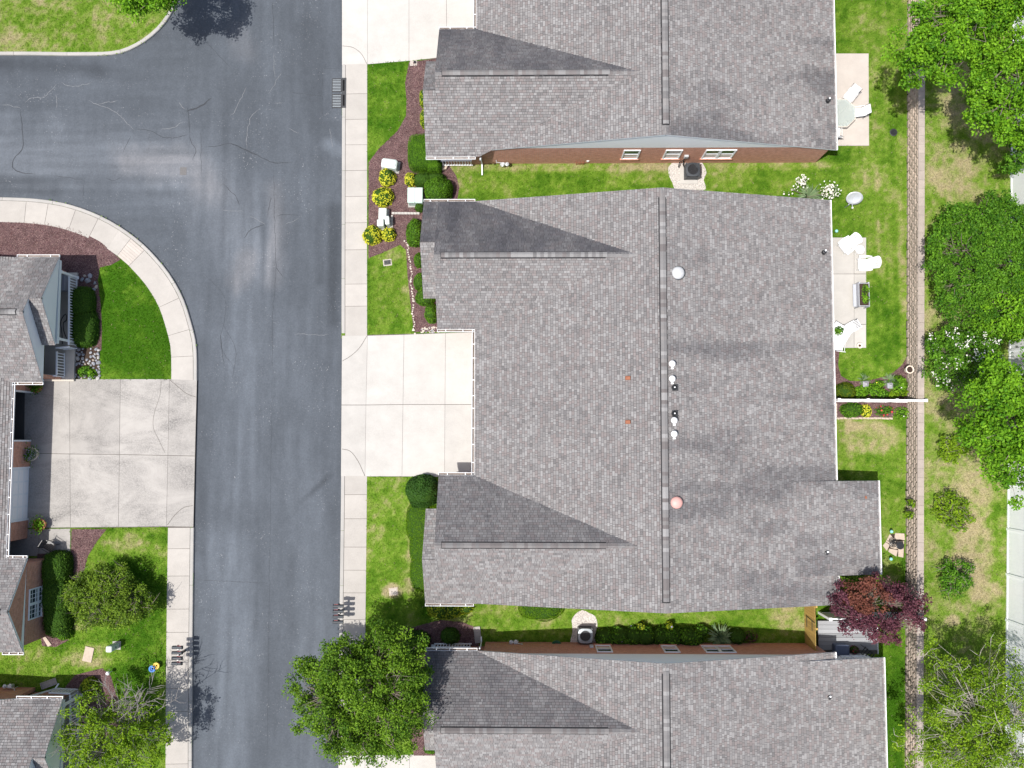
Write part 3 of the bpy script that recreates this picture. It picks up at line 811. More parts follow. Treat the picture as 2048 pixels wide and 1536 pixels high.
def shingle_plane(pts, stain, seed, box=None):
    """triangles and colours of overlapping tabs on one roof plane; box limits it to what can be seen"""
    o, u, v, n = frame(pts)
    # world anchored phase so that coplanar planes share their courses
    pg = [((np.array(p) - o) @ u, (np.array(p) - o) @ v) for p in pts]
    ar = sum(pg[i][0] * pg[(i + 1) % len(pg)][1] - pg[(i + 1) % len(pg)][0] * pg[i][1] for i in range(len(pg)))
    if ar < 0: pg = pg[::-1]
    U = [p[0] for p in pg]; Vv = [p[1] for p in pg]
    rg = np.random.default_rng(seed)
    T, C = [], []
    nr = int((max(Vv) - min(Vv)) / EXPO) + 2
    for r in range(nr):
        v0 = min(Vv) - 0.02 + r * EXPO; v1 = v0 + EXPO
        w = rg.choice([0.105, 0.14, 0.18, 0.22, 0.29], size=int((max(U) - min(U)) / 0.15) + 6, p=[.14, .22, .26, .22, .16]) * rg.uniform(.9, 1.1)
        e = min(U) - rg.uniform(0, 0.3) + np.concatenate([[0], np.cumsum(w)])
        a, b_ = e[:-1], e[1:]
        k = (b_ > min(U)) & (a < max(U)); a, b_ = a[k], b_[k]
        if box is not None:
            c = o[None, :] + ((a + b_) / 2)[:, None] * u + v0 * v
            k = (c[:, 0] > box[0]) & (c[:, 0] < box[1]) & (c[:, 1] > box[2]) & (c[:, 1] < box[3]); a, b_ = a[k], b_[k]
        if len(a) == 0: continue
        m = len(a)
        g0 = 0.006; a2, b2, v1 = a + g0, b_ - g0, v0 + EXPO - .017
        q = np.stack([np.stack([a2, np.full(m, v0)], 1), np.stack([b2, np.full(m, v0)], 1), np.stack([b2, np.full(m, v1)], 1), np.stack([a2, np.full(m, v1)], 1)], 1)
        ins = np.ones(m, bool); outm = np.zeros(m, bool)
        for i in range(len(pg)):
            p0, p1 = pg[i], pg[(i + 1) % len(pg)]
            d = (p1[0] - p0[0]) * (q[:, :, 1] - p0[1]) - (p1[1] - p0[1]) * (q[:, :, 0] - p0[0])
            ins &= (d >= -1e-6).all(1); outm |= (d <= 0).all(1)
        tone = (TONES[rg.choice(len(TONES), m, p=TW)] * .72 + np.array((.188, .180, .179)) * .28) * rg.uniform(.92, 1.08, (m, 1))
        th = 0.012 + 0.016 * rg.random(m)
        cx = o[0] + (a + b_) / 2 * u[0] + v0 * v[0]; cy = o[1] + (a + b_) / 2 * u[1] + v0 * v[1]
        um = (a + b_) / 2
        # slow drift between lots and dark algae that runs down the slope in streaks
        drift = 0.95 + 0.10 * fbm(cx * .35, cy * .35, 71, 3)
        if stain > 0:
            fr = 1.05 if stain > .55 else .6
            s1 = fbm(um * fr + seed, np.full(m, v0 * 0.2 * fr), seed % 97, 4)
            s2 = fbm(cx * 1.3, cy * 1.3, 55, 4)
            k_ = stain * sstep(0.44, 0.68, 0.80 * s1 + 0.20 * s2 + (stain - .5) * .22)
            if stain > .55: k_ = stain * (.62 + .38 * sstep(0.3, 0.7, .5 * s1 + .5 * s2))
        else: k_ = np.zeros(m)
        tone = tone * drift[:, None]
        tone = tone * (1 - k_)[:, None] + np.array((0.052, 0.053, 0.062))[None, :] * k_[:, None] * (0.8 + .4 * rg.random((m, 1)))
        def W3(uv, off): return o + uv[..., 0:1] * u + uv[..., 1:2] * v + n * (0.004 + off)[..., None]
        # whole tabs
        I = np.where(ins & ~outm)[0]
        if len(I):
            off = np.stack([th[I], th[I], np.full(len(I), .001), np.full(len(I), .001)], 1)
            w3 = W3(q[I], off)
            T.append(w3[:, [0, 1, 2]].reshape(-1, 3)); T.append(w3[:, [0, 2, 3]].reshape(-1, 3)); C.append(tone[I]); C.append(tone[I])
            lo = W3(q[I][:, :2], np.full((len(I), 2), -.003))
            f = np.stack([lo[:, 0], lo[:, 1], w3[:, 1], lo[:, 0], w3[:, 1], w3[:, 0]], 1)
            T.append(f.reshape(-1, 3)); C.append(np.repeat(tone[I] * .8, 2, axis=0))
        for i in np.where(~ins & ~outm)[0]:
            cp = clip_convex([tuple(p) for p in q[i]], pg)
            if len(cp) < 3: continue
            cp = np.array(cp); off = th[i] * (1 - (cp[:, 1] - v0) / EXPO) + .001
            w3 = W3(cp, off)
            for j in range(1, len(cp) - 1):
                T.append(w3[[0, j, j + 1]]); C.append(tone[i:i + 1])
    if not T: return np.zeros((0, 3)), np.zeros((0, 3))
    return np.concatenate(T), np.concatenate(C)

VIEW = (-40, 30, -23, 30)

def ridge_vent(roof, p, q, sides, cap0, cap1, seed):
    """shingled ridge vent between p and q; sides are the two down-slope vectors"""
    p, q = Vector(p), Vector(q); d = (q - p); L = d.length; d.normalize()
    s1, s2 = [Vector(s).normalized() for s in sides]
    up = Vector((0, 0, 1)); h = 0.055; w = 0.155
    mb = MB()                                         # black strip: gap shadow along both edges of the caps, painted in
    a, b_ = p + d * cap0, p + d * (L - cap1)
    sec = [s1 * (w + .075) + up * 0.002, s1 * (w + .03) + up * (h * .62), up * h * .8, s2 * (w + .03) + up * (h * .62), s2 * (w + .075) + up * 0.002]
    vs = [a + x for x in sec] + [b_ + x for x in sec]
    mb.add(vs, [(i, i + 1, 6 + i, 5 + i) for i in range(4)] + [(0, 1, 2, 3, 4), (9, 8, 7, 6, 5)])
    obj('ridge_vent', mb, MAT['ridge_dark'], roof)
    rg = np.random.default_rng(seed)
    def cap_mesh(e):
        z0, z1 = .012, .002; m = MB()
        A = [s1 * w + up * z0, up * z0, s2 * w + up * z0]; B = [d * (e + .03) + s1 * w + up * z1, d * (e + .03) + up * z1, d * (e + .03) + s2 * w + up * z1]
        G = [x - up * 0.014 for x in A]
        m.col = tuple(TONES[rg.choice([0, 1, 1, 3, 1, 5])] * rg.uniform(.78, 1.02))
        m.add(A + B + G, [(0, 1, 4, 3), (1, 2, 5, 4), (6, 7, 1, 0), (7, 8, 2, 1)])
        o = obj('ridge_shingle', m, MAT['shingle'], color=True); me = o.data; bpy.data.objects.remove(o); return me
    meshes = [cap_mesh(.19) for _ in range(7)]; rw_ = wloc(roof)
    t = 0.0
    while t < L - .1:
        c = p + d * t
        if VIEW[2] - 1 < c.y < VIEW[3] + 1 and VIEW[0] - 1 < c.x < VIEW[1]:
            o = bpy.data.objects.new('ridge_shingle', meshes[int(rg.integers(7))]); COL.objects.link(o); o.parent = roof
            o.location = c - rw_ + up * (h if cap0 <= t + .1 and t < L - cap1 else 0.012)
        t += .19

def gutter(house, p, q, out, slim=False):
    """white K-style gutter from p to q along an eave, out = outward direction"""
    p, q, o = Vector(p), Vector(q), Vector(out).normalized()
    d = (q - p).normalized(); L = (q - p).length
    mb = MB(); up = Vector((0, 0, 1))
    def plank(c0, c1, w, h): mb.bar(c0, c1, w, h)
    z = -0.05
    mb.cur = 0
    W = .085 if slim else .135
    mb.bar(p + o * W + up * (z + .0), q + o * W + up * (z + .0), 0.022 if not slim else .035, 0.10)
    mb.bar(p + o * 0.012 + up * (z - .003), q + o * 0.012 + up * (z - .003), 0.02, 0.10)
    for e in (p, q):
        mb.bar(e + o * 0.0 + up * (z - .002), e + o * (W + .015) + up * (z - .002), 0.018, 0.098)
    mb.cur = 1
    mb.bar(p + o * W * .52 + up * (z - .04), q + o * W * .52 + up * (z - .04), W * .9, 0.012)
    g = obj('gutter', mb, [MAT['white'], MAT['gutter_in']], house)
    n = max(2, int(L / 0.85))
    for k in range(n):
        a = p + d * (L * (k + 0.5 + random.uniform(-.18, .18)) / n)
        m2 = MB(); m2.bar(a + o * 0.0 + up * (z + .045), a + o * (W + .012) + up * (z + .045), 0.024 if slim else 0.036, 0.012)
        obj('hanger', m2, MAT['white'], g)
    return g

def wall_poly(house, name, pts, thick, mat):
    """upright wall polygon extruded by thick (vector)"""
    mb = MB(); mb.slab3(pts, thick); return obj(name, mb, mat, house)

def window(house, face, x0, x1, z0, z1, panes=1, sash=True, muntin=False, sill=True):
    """face = (origin, along, out): window on a wall face; x along the wall"""
    o, al, ot = [Vector(v) for v in face]; up = Vector((0, 0, 1))
    def P(x, d, z): return o + al * x + ot * d + up * z
    fr = MB(); t = 0.07
    def bx(m, xa, xb, za, zb, da, db):
        vs = [P(x, d, z) for z in (za, zb) for x, d in ((xa, da), (xb, da), (xb, db), (xa, db))]
        m.add(vs, [(3, 2, 1, 0), (4, 5, 6, 7), (0, 1, 5, 4), (1, 2, 6, 5), (2, 3, 7, 6), (3, 0, 4, 7)])
    w = (x1 - x0) / panes
    bx(fr, x0, x1, z1 - t, z1, -.02, .055); bx(fr, x0, x1, z0, z0 + t, -.02, .058)
    for k in range(panes + 1):
        c = x0 + w * k
        hw = t if 0 < k < panes else t / 2
        cc = c + (t / 2 if k == 0 else -t / 2 if k == panes else 0)
        bx(fr, cc - hw, cc + hw, z0 + t + .002, z1 - t - .002, -.02, .05)
    f = obj('window', fr, MAT['trim'], house)
    zm = (z0 + z1) / 2
    for k in range(panes):
        a, b_ = x0 + w * k + t, x0 + w * (k + 1) - t
        m = MB(); bx(m, a, b_, z0 + t, zm - .03, -.015, -.004); obj('pane', m, MAT['pane'], f)
        m = MB(); bx(m, a, b_, zm + .03, z1 - t, -.015, .006); obj('pane', m, MAT['pane'], f)
        m = MB(); bx(m, a, b_, zm - .028, zm + .028, -.012, .03); obj('sash', m, MAT['trim'], f)
        m = MB(); bx(m, a, b_, z0 + t + .18, z0 + t + .42, -.003, .001); obj('blind', m, MAT['blind'], f)
        if muntin:
            for i in (1, 2):
                xx = a + (b_ - a) * i / 3; m = MB(); bx(m, xx - .014, xx + .014, z0 + t, z1 - t, -.003, .016); obj('muntin', m, MAT['trim'], f)
            for i in (1, 3):
                zz = z0 + (z1 - z0) * i / 4; m = MB(); bx(m, a, b_, zz - .014, zz + .014, -.003, .017); obj('muntin', m, MAT['trim'], f)
    if sill:
        m = MB(); bx(m, x0 - .06, x1 + .06, z0 - .09, z0 - .002, -.03, .09); obj('sill', m, MAT['brick'], f)
    return f

def railing(house, p, q, z0, h=0.92, n=None, posts=(True, True)):
    p, q = Vector((p[0], p[1], z0)), Vector((q[0], q[1], z0)); up = Vector((0, 0, 1)); d = q - p; L = d.length
    mb = MB(); mb.bar(p + up * h, q + up * h, 0.09, 0.05); r = obj('railing', mb, MAT['white'], house)
    mb = MB(); mb.bar(p + up * 0.10, q + up * 0.10, 0.06, 0.05); obj('bottom_rail', mb, MAT['white'], r)
    n = n or max(3, int(L / 0.155))
    for k in range(n):
        a = p + d * ((k + .5) / n); mb = MB(); mb.obox(a + up * (0.125 + (h - .15) / 2), (.045, .045, h - .152)); obj('baluster', mb, MAT['white'], r)
    return r

def post(house, x, y, z0, z1, w=0.12):
    mb = MB(); mb.box(x - w / 2, x + w / 2, y - w / 2, y + w / 2, z0, z1); mb.box(x - w / 2 - .02, x + w / 2 + .02, y - w / 2 - .02, y + w / 2 + .02, z0, z0 + .1); mb.box(x - w / 2 - .02, x + w / 2 + .02, y - w / 2 - .02, y + w / 2 + .02, z1 - .1, z1)
    return obj('porch_post', mb, MAT['white'], house)

EAVE = 2.45
def house(label, Xg, Xr, Xb, Y0, Y1, wings, seed, hr=4.95, bump=None, stain_back=0.46, front=None, group='brick houses with grey shingle roofs', porch_side=None):
    s = 1 if Xr > Xg else -1
    E = EAVE; m = (hr - E) / abs(Xr - Xg)
    H = thing('brick_house', label, 'house', ((Xg + Xb) / 2, (Y0 + Y1) / 2, 0), group)
    planes = []                                       # (points, stain)
    mb_ = (hr - E) / abs(Xb - Xr)
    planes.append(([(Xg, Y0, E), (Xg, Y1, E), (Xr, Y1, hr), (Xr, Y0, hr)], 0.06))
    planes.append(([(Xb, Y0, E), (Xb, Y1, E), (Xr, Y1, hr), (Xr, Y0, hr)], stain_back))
    vents = [((Xr, Y0, hr), (Xr, Y1, hr), ((-s, 0, -m), (s, 0, -mb_)), 0.5, 0.5)]
    gut = [((Xb, Y0, E), (Xb, Y1, E), (s, 0, 0))]
    fr_cuts = []
    INS, RK0 = 0.32, 0.07; RK = RK0
    mbw = MB()
    for w in wings:
        F, N, S, R, h = w['F'], w['N'], w['S'], w['R'], w['h']
        Xm = Xg + s * (h - E) / m
        nN, nS = (h - E) / (N - R), (h - E) / (R - S)
        ns = w['nest']; Fn, Rn, en = ns['F'], ns['R'], ns['end']
        x2 = .2 * s
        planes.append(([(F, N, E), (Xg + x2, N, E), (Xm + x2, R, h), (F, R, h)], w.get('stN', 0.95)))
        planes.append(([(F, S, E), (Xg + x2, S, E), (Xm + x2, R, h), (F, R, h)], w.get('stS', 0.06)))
        vents.append(((F, R, h), (Xm - s * .1, R, h), ((0, 1, -nN), (0, -1, -nS)), 0.35, 1.5))
        RK = w.get('rk', RK0); gx = F + s * RK
        if ns['side'] == 'N':
            hn = E + nN * (N - Rn); he = hn - 0.66 * (Rn - en)
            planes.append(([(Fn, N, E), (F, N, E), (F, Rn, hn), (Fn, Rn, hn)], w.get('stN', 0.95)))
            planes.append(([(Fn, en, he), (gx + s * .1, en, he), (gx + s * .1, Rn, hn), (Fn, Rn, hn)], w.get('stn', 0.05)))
            gut.append(((Fn, N, E), (Xg - s * .02, N, E), (0, 1, 0)))
            if abs(S - Y0) > .2 or True: gut.append(((F, S, E), (Xg, S, E), (0, -1, 0)))
            gable = [(N, E), (Rn, hn), (en, he)]
        else:
            hn = E + nS * (Rn - S); he = hn - 0.66 * (en - Rn)
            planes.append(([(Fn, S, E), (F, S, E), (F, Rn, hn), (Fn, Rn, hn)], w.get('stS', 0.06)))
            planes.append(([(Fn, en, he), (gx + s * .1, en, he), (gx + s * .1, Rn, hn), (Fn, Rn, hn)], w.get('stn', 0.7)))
            gut.append(((Fn, S, E), (Xg - s * .02, S, E), (0, -1, 0)))
            gut.append(((F, N, E), (Xg, N, E), (0, 1, 0)))
            gable = [(S, E), (Rn, hn), (en, he)]
        # gable walls: front gable siding above a brick or open base
        zt = w.get('zt', 2.5)
        ax = F + s * RK; bx_ = Fn + s * RK
        up = 0.10
        zb = E - .16 if w.get('porch') else 0.0
        wall_poly(H, 'gable_siding', [(ax, N - .2, E - .16 + nN * .06), (ax, R, h - up), (ax, S + .2, E - .16 + nS * .06)], (s * .14, 0, 0), MAT['siding'])
        a, c, e2 = gable
        sg = 1 if a[0] > e2[0] else -1
        wall_poly(H, 'gable_siding', [(bx_, a[0] - sg * .2, a[1] - .10), (bx_, c[0], c[1] - up), (bx_, e2[0] + sg * .18, e2[1] - .03)], (s * .14, 0, 0), MAT['siding' if not w.get('brick_gable') else 'brick'])
        if w.get('porch'):
            # open porch: floor, posts, beam, railing
            y0_, y1_ = min(a[0], e2[0]), max(a[0], e2[0])
            fx = w['porch']; z = 0.16
            m5 = MB(); m5.box(min(fx, F + s * 1.2), max(fx, F + s * 1.2), w.get('py0', y0_ + .35), w.get('py1', y1_ - .3), -.2, z); obj('porch_floor', m5, MAT['floor'], H)
            lo = min(E, e2[1]) - .16
            m5 = MB(); m5.box(min(bx_ + s * .004, bx_ + s * .18), max(bx_ + s * .004, bx_ + s * .18), y0_ + .12, y1_ - .12, lo - .22, lo - .001); obj('beam', m5, MAT['trim'], H)
            for yy in w.get('posts', (y0_ + .45, y1_ - .45)): post(H, bx_ + .07 * s, yy, z, lo - .2)
        else:
            wall_poly(H, 'wall', [(bx_ + .003 * s, N - INS, 0), (bx_ + .003 * s, S + INS, 0), (bx_ + .003 * s, S + INS, 2.28), (bx_ + .003 * s, N - INS, 2.28)] if w.get('full_front') else [(ax, N - INS, 0), (ax, S + INS, 0), (ax, S + INS, 2.28), (ax, N - INS, 2.28)], (s * .14, 0, 0), MAT['brick'])
            if not w.get('full_front'):
                y0_, y1_ = min(a[0], e2[0]) + INS, max(a[0], e2[0]) - INS
                m5 = MB(); m5.box(min(bx_, ax), max(bx_, ax), y0_, y1_, 0, 2.2); obj('wall', m5, MAT['brick'], H)
        # side walls of the wing
        for Y, sg2 in ((N - INS, -1), (S + INS, 1)):
            x0_ = ax + s * .14
            m5 = MB(); m5.box(min(x0_, Xg + s * INS - s * .002), max(x0_, Xg + s * INS - s * .002), min(Y, Y + sg2 * .14), max(Y, Y + sg2 * .14), 0, 2.3); obj('wall', m5, MAT['brick'], H)
        fr_cuts.append((S + INS, N - INS))
    # main walls
    RK = RK0
    gxw = Xg + s * (INS if front is None else 0.24)
    bxw = Xb - s * INS
    lo, hi = min(gxw, bxw), max(gxw, bxw)
    def roofz(X): return hr - (m if (X - Xr) * s < 0 else mb_) * abs(X - Xr) - 0.10
    zb = 2.72
    def xat(z, side): return Xr + side * (hr - .10 - z) / (m if side * s < 0 else mb_)
    for Y, t in ((Y0 + RK, .2), (Y1 - RK, -.2)):
        xa, xb2 = max(lo, xat(zb, -1)), min(hi, xat(zb, 1))
        wall_poly(H, 'wall', [(lo, Y, 0), (hi, Y, 0), (hi, Y, roofz(hi)), (xb2, Y, zb), (xa, Y, zb), (lo, Y, roofz(lo))], (0, t, 0), MAT['brick'])
        sg = 1 if t > 0 else -1
        wall_poly(H, 'gable_siding', [(xa + .02, Y - sg * .012, zb), (xb2 - .02, Y - sg * .012, zb), (Xr, Y - sg * .012, hr - .10)], (0, t, 0), MAT['siding'])
    wall_poly(H, 'wall', [(bxw, Y0 + RK + .2, 0), (bxw, Y1 - RK - .2, 0), (bxw, Y1 - RK - .2, roofz(bxw)), (bxw, Y0 + RK + .2, roofz(bxw))], (-s * .2, 0, 0), MAT['brick'])
    # front wall with doors
    segs = front
    gy0, gy1 = [], []
    if segs is None:
        free = sorted(fr_cuts); a, b_ = free[0][1], free[1][0]
        mid = (a + b_) / 2
        segs = [(a, a + .35, 'brick'), (a + .35, mid - .35, 'door'), (mid - .35, mid + .35, 'brick'), (mid + .35, b_ - .35, 'door'), (b_ - .35, b_, 'brick')]
    for a, b_, k in segs:
        x1_ = gxw + s * .25
        def seg(z0, z1, x0=gxw, x1=x1_, mat='brick', nm='wall'):
            m5 = MB(); m5.box(min(x0, x1), max(x0, x1), a, b_, z0, z1); return obj(nm, m5, MAT[mat], H)
        if k == 'brick': seg(0, roofz(gxw) - .02)
        elif k == 'entry':
            seg(2.2, roofz(gxw) - .02); seg(0, 2.3, gxw + s * 1.6, gxw + s * 1.8)
            m5 = MB(); m5.box(gxw + s * 1.58, gxw + s * 1.53, a + .3, a + 1.2, 0.02, 2.08) if s > 0 else m5.box(gxw + s * 1.58, gxw + s * 1.53, a + .3, a + 1.2, .02, 2.08)
            obj('front_door', m5, MAT['black'], H)
        else:
            seg(2.15, roofz(gxw) - .02)
            for yy in (a, b_ - .09):
                m5 = MB(); m5.box(min(gxw - s * .03, x1_), max(gxw - s * .03, x1_), yy, yy + .09, 0, 2.149); obj('door_trim', m5, MAT['trim'], H)
            if k == 'door':
                dx = gxw + s * .03
                dr = obj('garage_door', MB().box(min(dx, dx + s * .04), max(dx, dx + s * .04), a + .092, b_ - .092, 0.015, 2.14), MAT['trim'], H)
                for r in range(4):
                    for q in range(4):
                        ya = a + .16 + q * (b_ - a - .24) / 4; m5 = MB()
                        m5.box(min(dx - s * .012, dx - s * .001), max(dx - s * .012, dx - s * .001), ya, ya + (b_ - a - .24) / 4 - .1, .07 + r * .53, .07 + r * .53 + .4); obj('door_panel', m5, MAT['white'], dr)
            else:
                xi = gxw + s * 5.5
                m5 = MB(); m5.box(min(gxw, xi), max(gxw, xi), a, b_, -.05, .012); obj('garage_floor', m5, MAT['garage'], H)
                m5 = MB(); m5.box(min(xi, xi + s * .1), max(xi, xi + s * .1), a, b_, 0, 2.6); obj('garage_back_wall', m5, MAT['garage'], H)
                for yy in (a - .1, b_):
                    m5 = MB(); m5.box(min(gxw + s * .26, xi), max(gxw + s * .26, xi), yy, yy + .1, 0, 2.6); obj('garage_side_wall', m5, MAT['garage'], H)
    lo_y, hi_y = segs[0][0], segs[-1][1]
    gut.append(((Xg, lo_y - .2, E), (Xg, hi_y + .2, E), (-s, 0, 0)))
    if bump:
        X1, ya, yb, h1, h0 = bump                     # outer eave X, y range, inner start X, eave height
        m2 = None
        X0 = h1
        z0 = hr - mb_ * abs(X0 - Xr) + .0
        planes.append(([(X1, ya, h0), (X1, yb, h0), (X0, yb, z0 + .015), (X0, ya, z0 + .015)], stain_back * .8))
        gut.append(((X1, ya, h0), (X1, yb, h0), (s, 0, 0)))
        gut[0] = ((Xb, Y0, E), (Xb, ya - .05, E), (s, 0, 0)) if ya - Y0 > .3 else gut[0]
        gut.append(((Xb, yb + .05, E), (Xb, Y1, E), (s, 0, 0)))
        if not ya - Y0 > .3: gut.pop(0)
        m5 = MB(); m5.box(min(bxw, X1 - s * .3), max(bxw, X1 - s * .3), ya + .25, yb - .2, 0, h0 - .14); obj('sunroom_wall', m5, MAT['siding'], H)
    # roof boards (white edge) and shingles
    dk = MB()
    for pts, st in planes:
        o, u, v, n = frame(pts)
        dk.slab3([tuple(np.array(p) - n * .006) for p in pts], tuple(-n * .11 - np.array((0, 0, .0))))
    roof = obj('roof', dk, MAT['trim'], H)
    un = MB()
    for pts, st in planes:
        o, u, v, n = frame(pts); un.add([tuple(np.array(p) - n * .002) for p in pts], [tuple(range(len(pts)))])
    obj('shadow_line_felt', un, MAT['felt'], roof)  # dark felt seen in slots between tabs, colour stands for their shadow lines
    T, C = [], []
    for i, (pts, st) in enumerate(planes):
        # let the shingles overhang by 2 cm
        t, c = shingle_plane(pts, st, seed * 31 + i * 7 + 1, VIEW); T.append(t); C.append(c)
    nobj('shingles', np.concatenate(T), 3, MAT['shingle'], np.concatenate(C), roof, 'stuff')
    for k, (p, q, sd, c0, c1) in enumerate(vents): ridge_vent(roof, p, q, sd, c0, c1, seed * 13 + k)
    for p, q, o in gut: gutter(H, p, q, o, slim=abs(o[0]) > .5 and o[0] * s > 0)
    H['x'] = 0; del H['x']
    return dict(H=H, roof=roof, roofz=lambda X: hr - (m if (X - Xr) * s < 0 else mb_) * abs(X - Xr), s=s, gxw=gxw)

def downspout(h, pts, w=0.07):
    mb = MB()
    for a, b_ in zip(pts[:-1], pts[1:]): mb.bar(a, b_, w, w * .8)
    return obj('downspout', mb, MAT['trim'], h['H'])

main = house('large brick house in the middle with white and pink domes on its grey roof', -2.70, 7.05, 16.45, -8.62, 12.95, [
    dict(F=-4.72, N=12.92, S=5.95, R=9.55, h=4.62, nest=dict(F=-5.50, R=10.35, end=7.65, side='N'), stN=.92, stn=.0),
    dict(F=-4.60, N=-1.88, S=-8.62, R=-5.33, h=4.6, nest=dict(F=-5.27, R=-6.1, end=-3.66, side='S'), stN=.62, stn=.35)],
    3, bump=(18.80, -7.08, -2.15, 14.0, 2.12))
top = house('brick house at the top with a white patio behind it', -2.68, 7.27, 16.86, 15.72, 36.0, [
    dict(F=-4.72, N=22.55, S=15.42, R=19.2, h=4.62, nest=dict(F=-5.40, R=18.45, end=20.6, side='S'), stN=.85, stn=.6, porch=-4.2, py0=15.75, posts=(15.85,)),
    dict(F=-4.72, N=36.0, S=29.0, R=32.5, h=4.62, nest=dict(F=-5.4, R=33.3, end=30.5, side='N'))], 5, stain_back=0.54)
bot = house('brick house at the bottom right with a grey deck beside its sunroom', -2.5, 7.0, 16.2, -32.0, -11.08, [
    dict(F=-4.58, N=-11.08, S=-17.9, R=-14.5, h=4.62, nest=dict(F=-5.22, R=-13.75, end=-16.15, side='N'), stN=.66, stn=.0, porch=-4.2, py1=-11.2, posts=(-11.35,)),
    dict(F=-4.6, N=-24.6, S=-32, R=-28.3, h=4.6, nest=dict(F=-5.2, R=-29.1, end=-26.5, side='S'))], 8, stain_back=0.12, bump=(18.85, -18.5, -11.42, 14.0, 2.12))
fl = lambda y: at(57, y, 0)[1]
left = house('brick house at the left edge with an open garage and a railed front porch', -27.72, -37.0, -46.5, -11.25, 9.92, [
    dict(F=-26.05, N=9.92, S=3.1, R=6.62, h=4.6, nest=dict(F=-25.38, R=7.4, end=5.1, side='N'), stN=.42, stn=.02, rk=.05, porch=at(153, 620, .1)[0], py0=3.3, py1=at(150, 549, .1)[1] + .1, posts=(9.2, 5.5)),
    dict(F=-26.6, N=-6.33, S=-11.25, R=-8.85, h=4.1, nest=dict(F=-26.58, R=-8.84, end=-11.0, side='N'), stN=.2, stn=.02, rk=.05, brick_gable=True, full_front=True)],
    13, hr=4.95, front=[(2.72, 3.2, 'brick'), (fl(883), 2.72, 'open'), (fl(933), fl(883), 'brick'), (fl(1040), fl(933), 'door'), (fl(1076), fl(1040), 'brick'), (-6.05, fl(1076), 'entry')][::-1])
low = house('brick house in the bottom left corner behind a bare branched tree', -26.9, -36.5, -46, -34, -13.68, [
    dict(F=-25.05, N=-13.68, S=-20.6, R=-17.0, h=4.6, nest=dict(F=-24.42, R=-16.15, end=-18.5, side='N'), stN=.38, stn=.02, rk=.05, porch=at(158, 1450, .1)[0], py0=-20, py1=at(120, 1378, .1)[1], posts=(-14.1,)),
    dict(F=-26.0, N=-28, S=-34, R=-31, h=4.1, nest=dict(F=-25.6, R=-31.6, end=-29.5, side='S'))], 17)
# ------------------------------------------------------------------ retaining wall of split-face blocks
rw = thing('retaining_wall', 'long tan retaining wall of stepped split face blocks behind the back lawns', 'wall', (WALL0[0], WALL0[1], 0))
WLEN = float(np.linalg.norm(WALL1 - WALL0)); BL, BH, BAT = 0.50, 0.20, 0.038
rotz = math.atan2(_wd[1], _wd[0]) + math.pi / 2
def block_mesh(i):
    r = random.Random(i); mb = MB(); j = lambda: r.uniform(-.008, .008)
    f = [(0.085, -.246), (0.0 + j(), -.18 + j()), (0.012 + j(), .0), (0.0 + j(), .19 + j()), (0.06, .246), (.30, .246), (.30, -.246)]
    t = r.uniform(.86, 1.14)
    mb.col = (0.315 * t, 0.265 * t, 0.222 * t); mb.prism(f, 0.004, BH - .002)
    o = obj('block', mb, MAT['block'], color=True); me = o.data; bpy.data.objects.remove(o); return me
bmeshes = [block_mesh(i) for i in range(10)]
cand = []
for k in range(5):
    n = int(WLEN / BL) + 1
    for i in range(n):
        sdist = (i + (0.5 if k % 2 else 0)) * BL
        p = WALL0 + _wd * sdist + _wn * (BAT * k); cand.append((abs(p[1] + 1.0), p[0], p[1], k))
cand.sort(key=lambda c: c[0])
def put_block(c):
    o = bpy.data.objects.new('block', random.choice(bmeshes)); COL.objects.link(o); o.parent = rw
    o.location = (c[1] - WALL0[0] + random.uniform(-.014, .014), c[2] - WALL0[1] + random.uniform(-.012, .012), c[3] * BH); o.rotation_euler = (0, 0, rotz + random.uniform(-.035, .035))
for c in cand[:300]: put_block(c)
mb = MB()
for c in cand[300:]:
    R = Matrix.Rotation(rotz, 3, 'Z'); t = random.uniform(.86, 1.14); mb.col = (0.36 * t, 0.298 * t, 0.245 * t)
    f = [R @ Vector((x, y, 0)) + Vector((c[1], c[2], 0)) for x, y in [(0.085, -.246), (0.0, -.18), (0.0, .19), (0.06, .246), (.30, .246), (.30, -.246)]]
    mb.prism([(p.x, p.y) for p in f], c[3] * BH + .004, c[3] * BH + BH - .002)
o = obj('block_courses', mb, MAT['block'], rw, color=True); o['kind'] = 'stuff'
mb = MB(); a, b_ = WALL0 + _wn * .2, WALL1 + _wn * .2
mb.prism([tuple(WALL0 + _wn * .24), tuple(WALL1 + _wn * .24), tuple(WALL1 + _wn * .42), tuple(WALL0 + _wn * .42)], 0, 1.0); obj('backfill', mb, MAT['soil'], rw)
for i in range(int(WLEN / BL)):
    p = WALL0 + _wd * (i + .5) * BL + _wn * (BAT * 5 + .17); t = random.uniform(.93, 1.06)
    mb = MB(); mb.col = (0.335 * t, 0.292 * t, 0.258 * t); mb.obox((p[0], p[1], 1.0 + .04), (.35, BL - .008, .08), rotz); obj('cap_stone', mb, MAT['block'], rw, color=True)

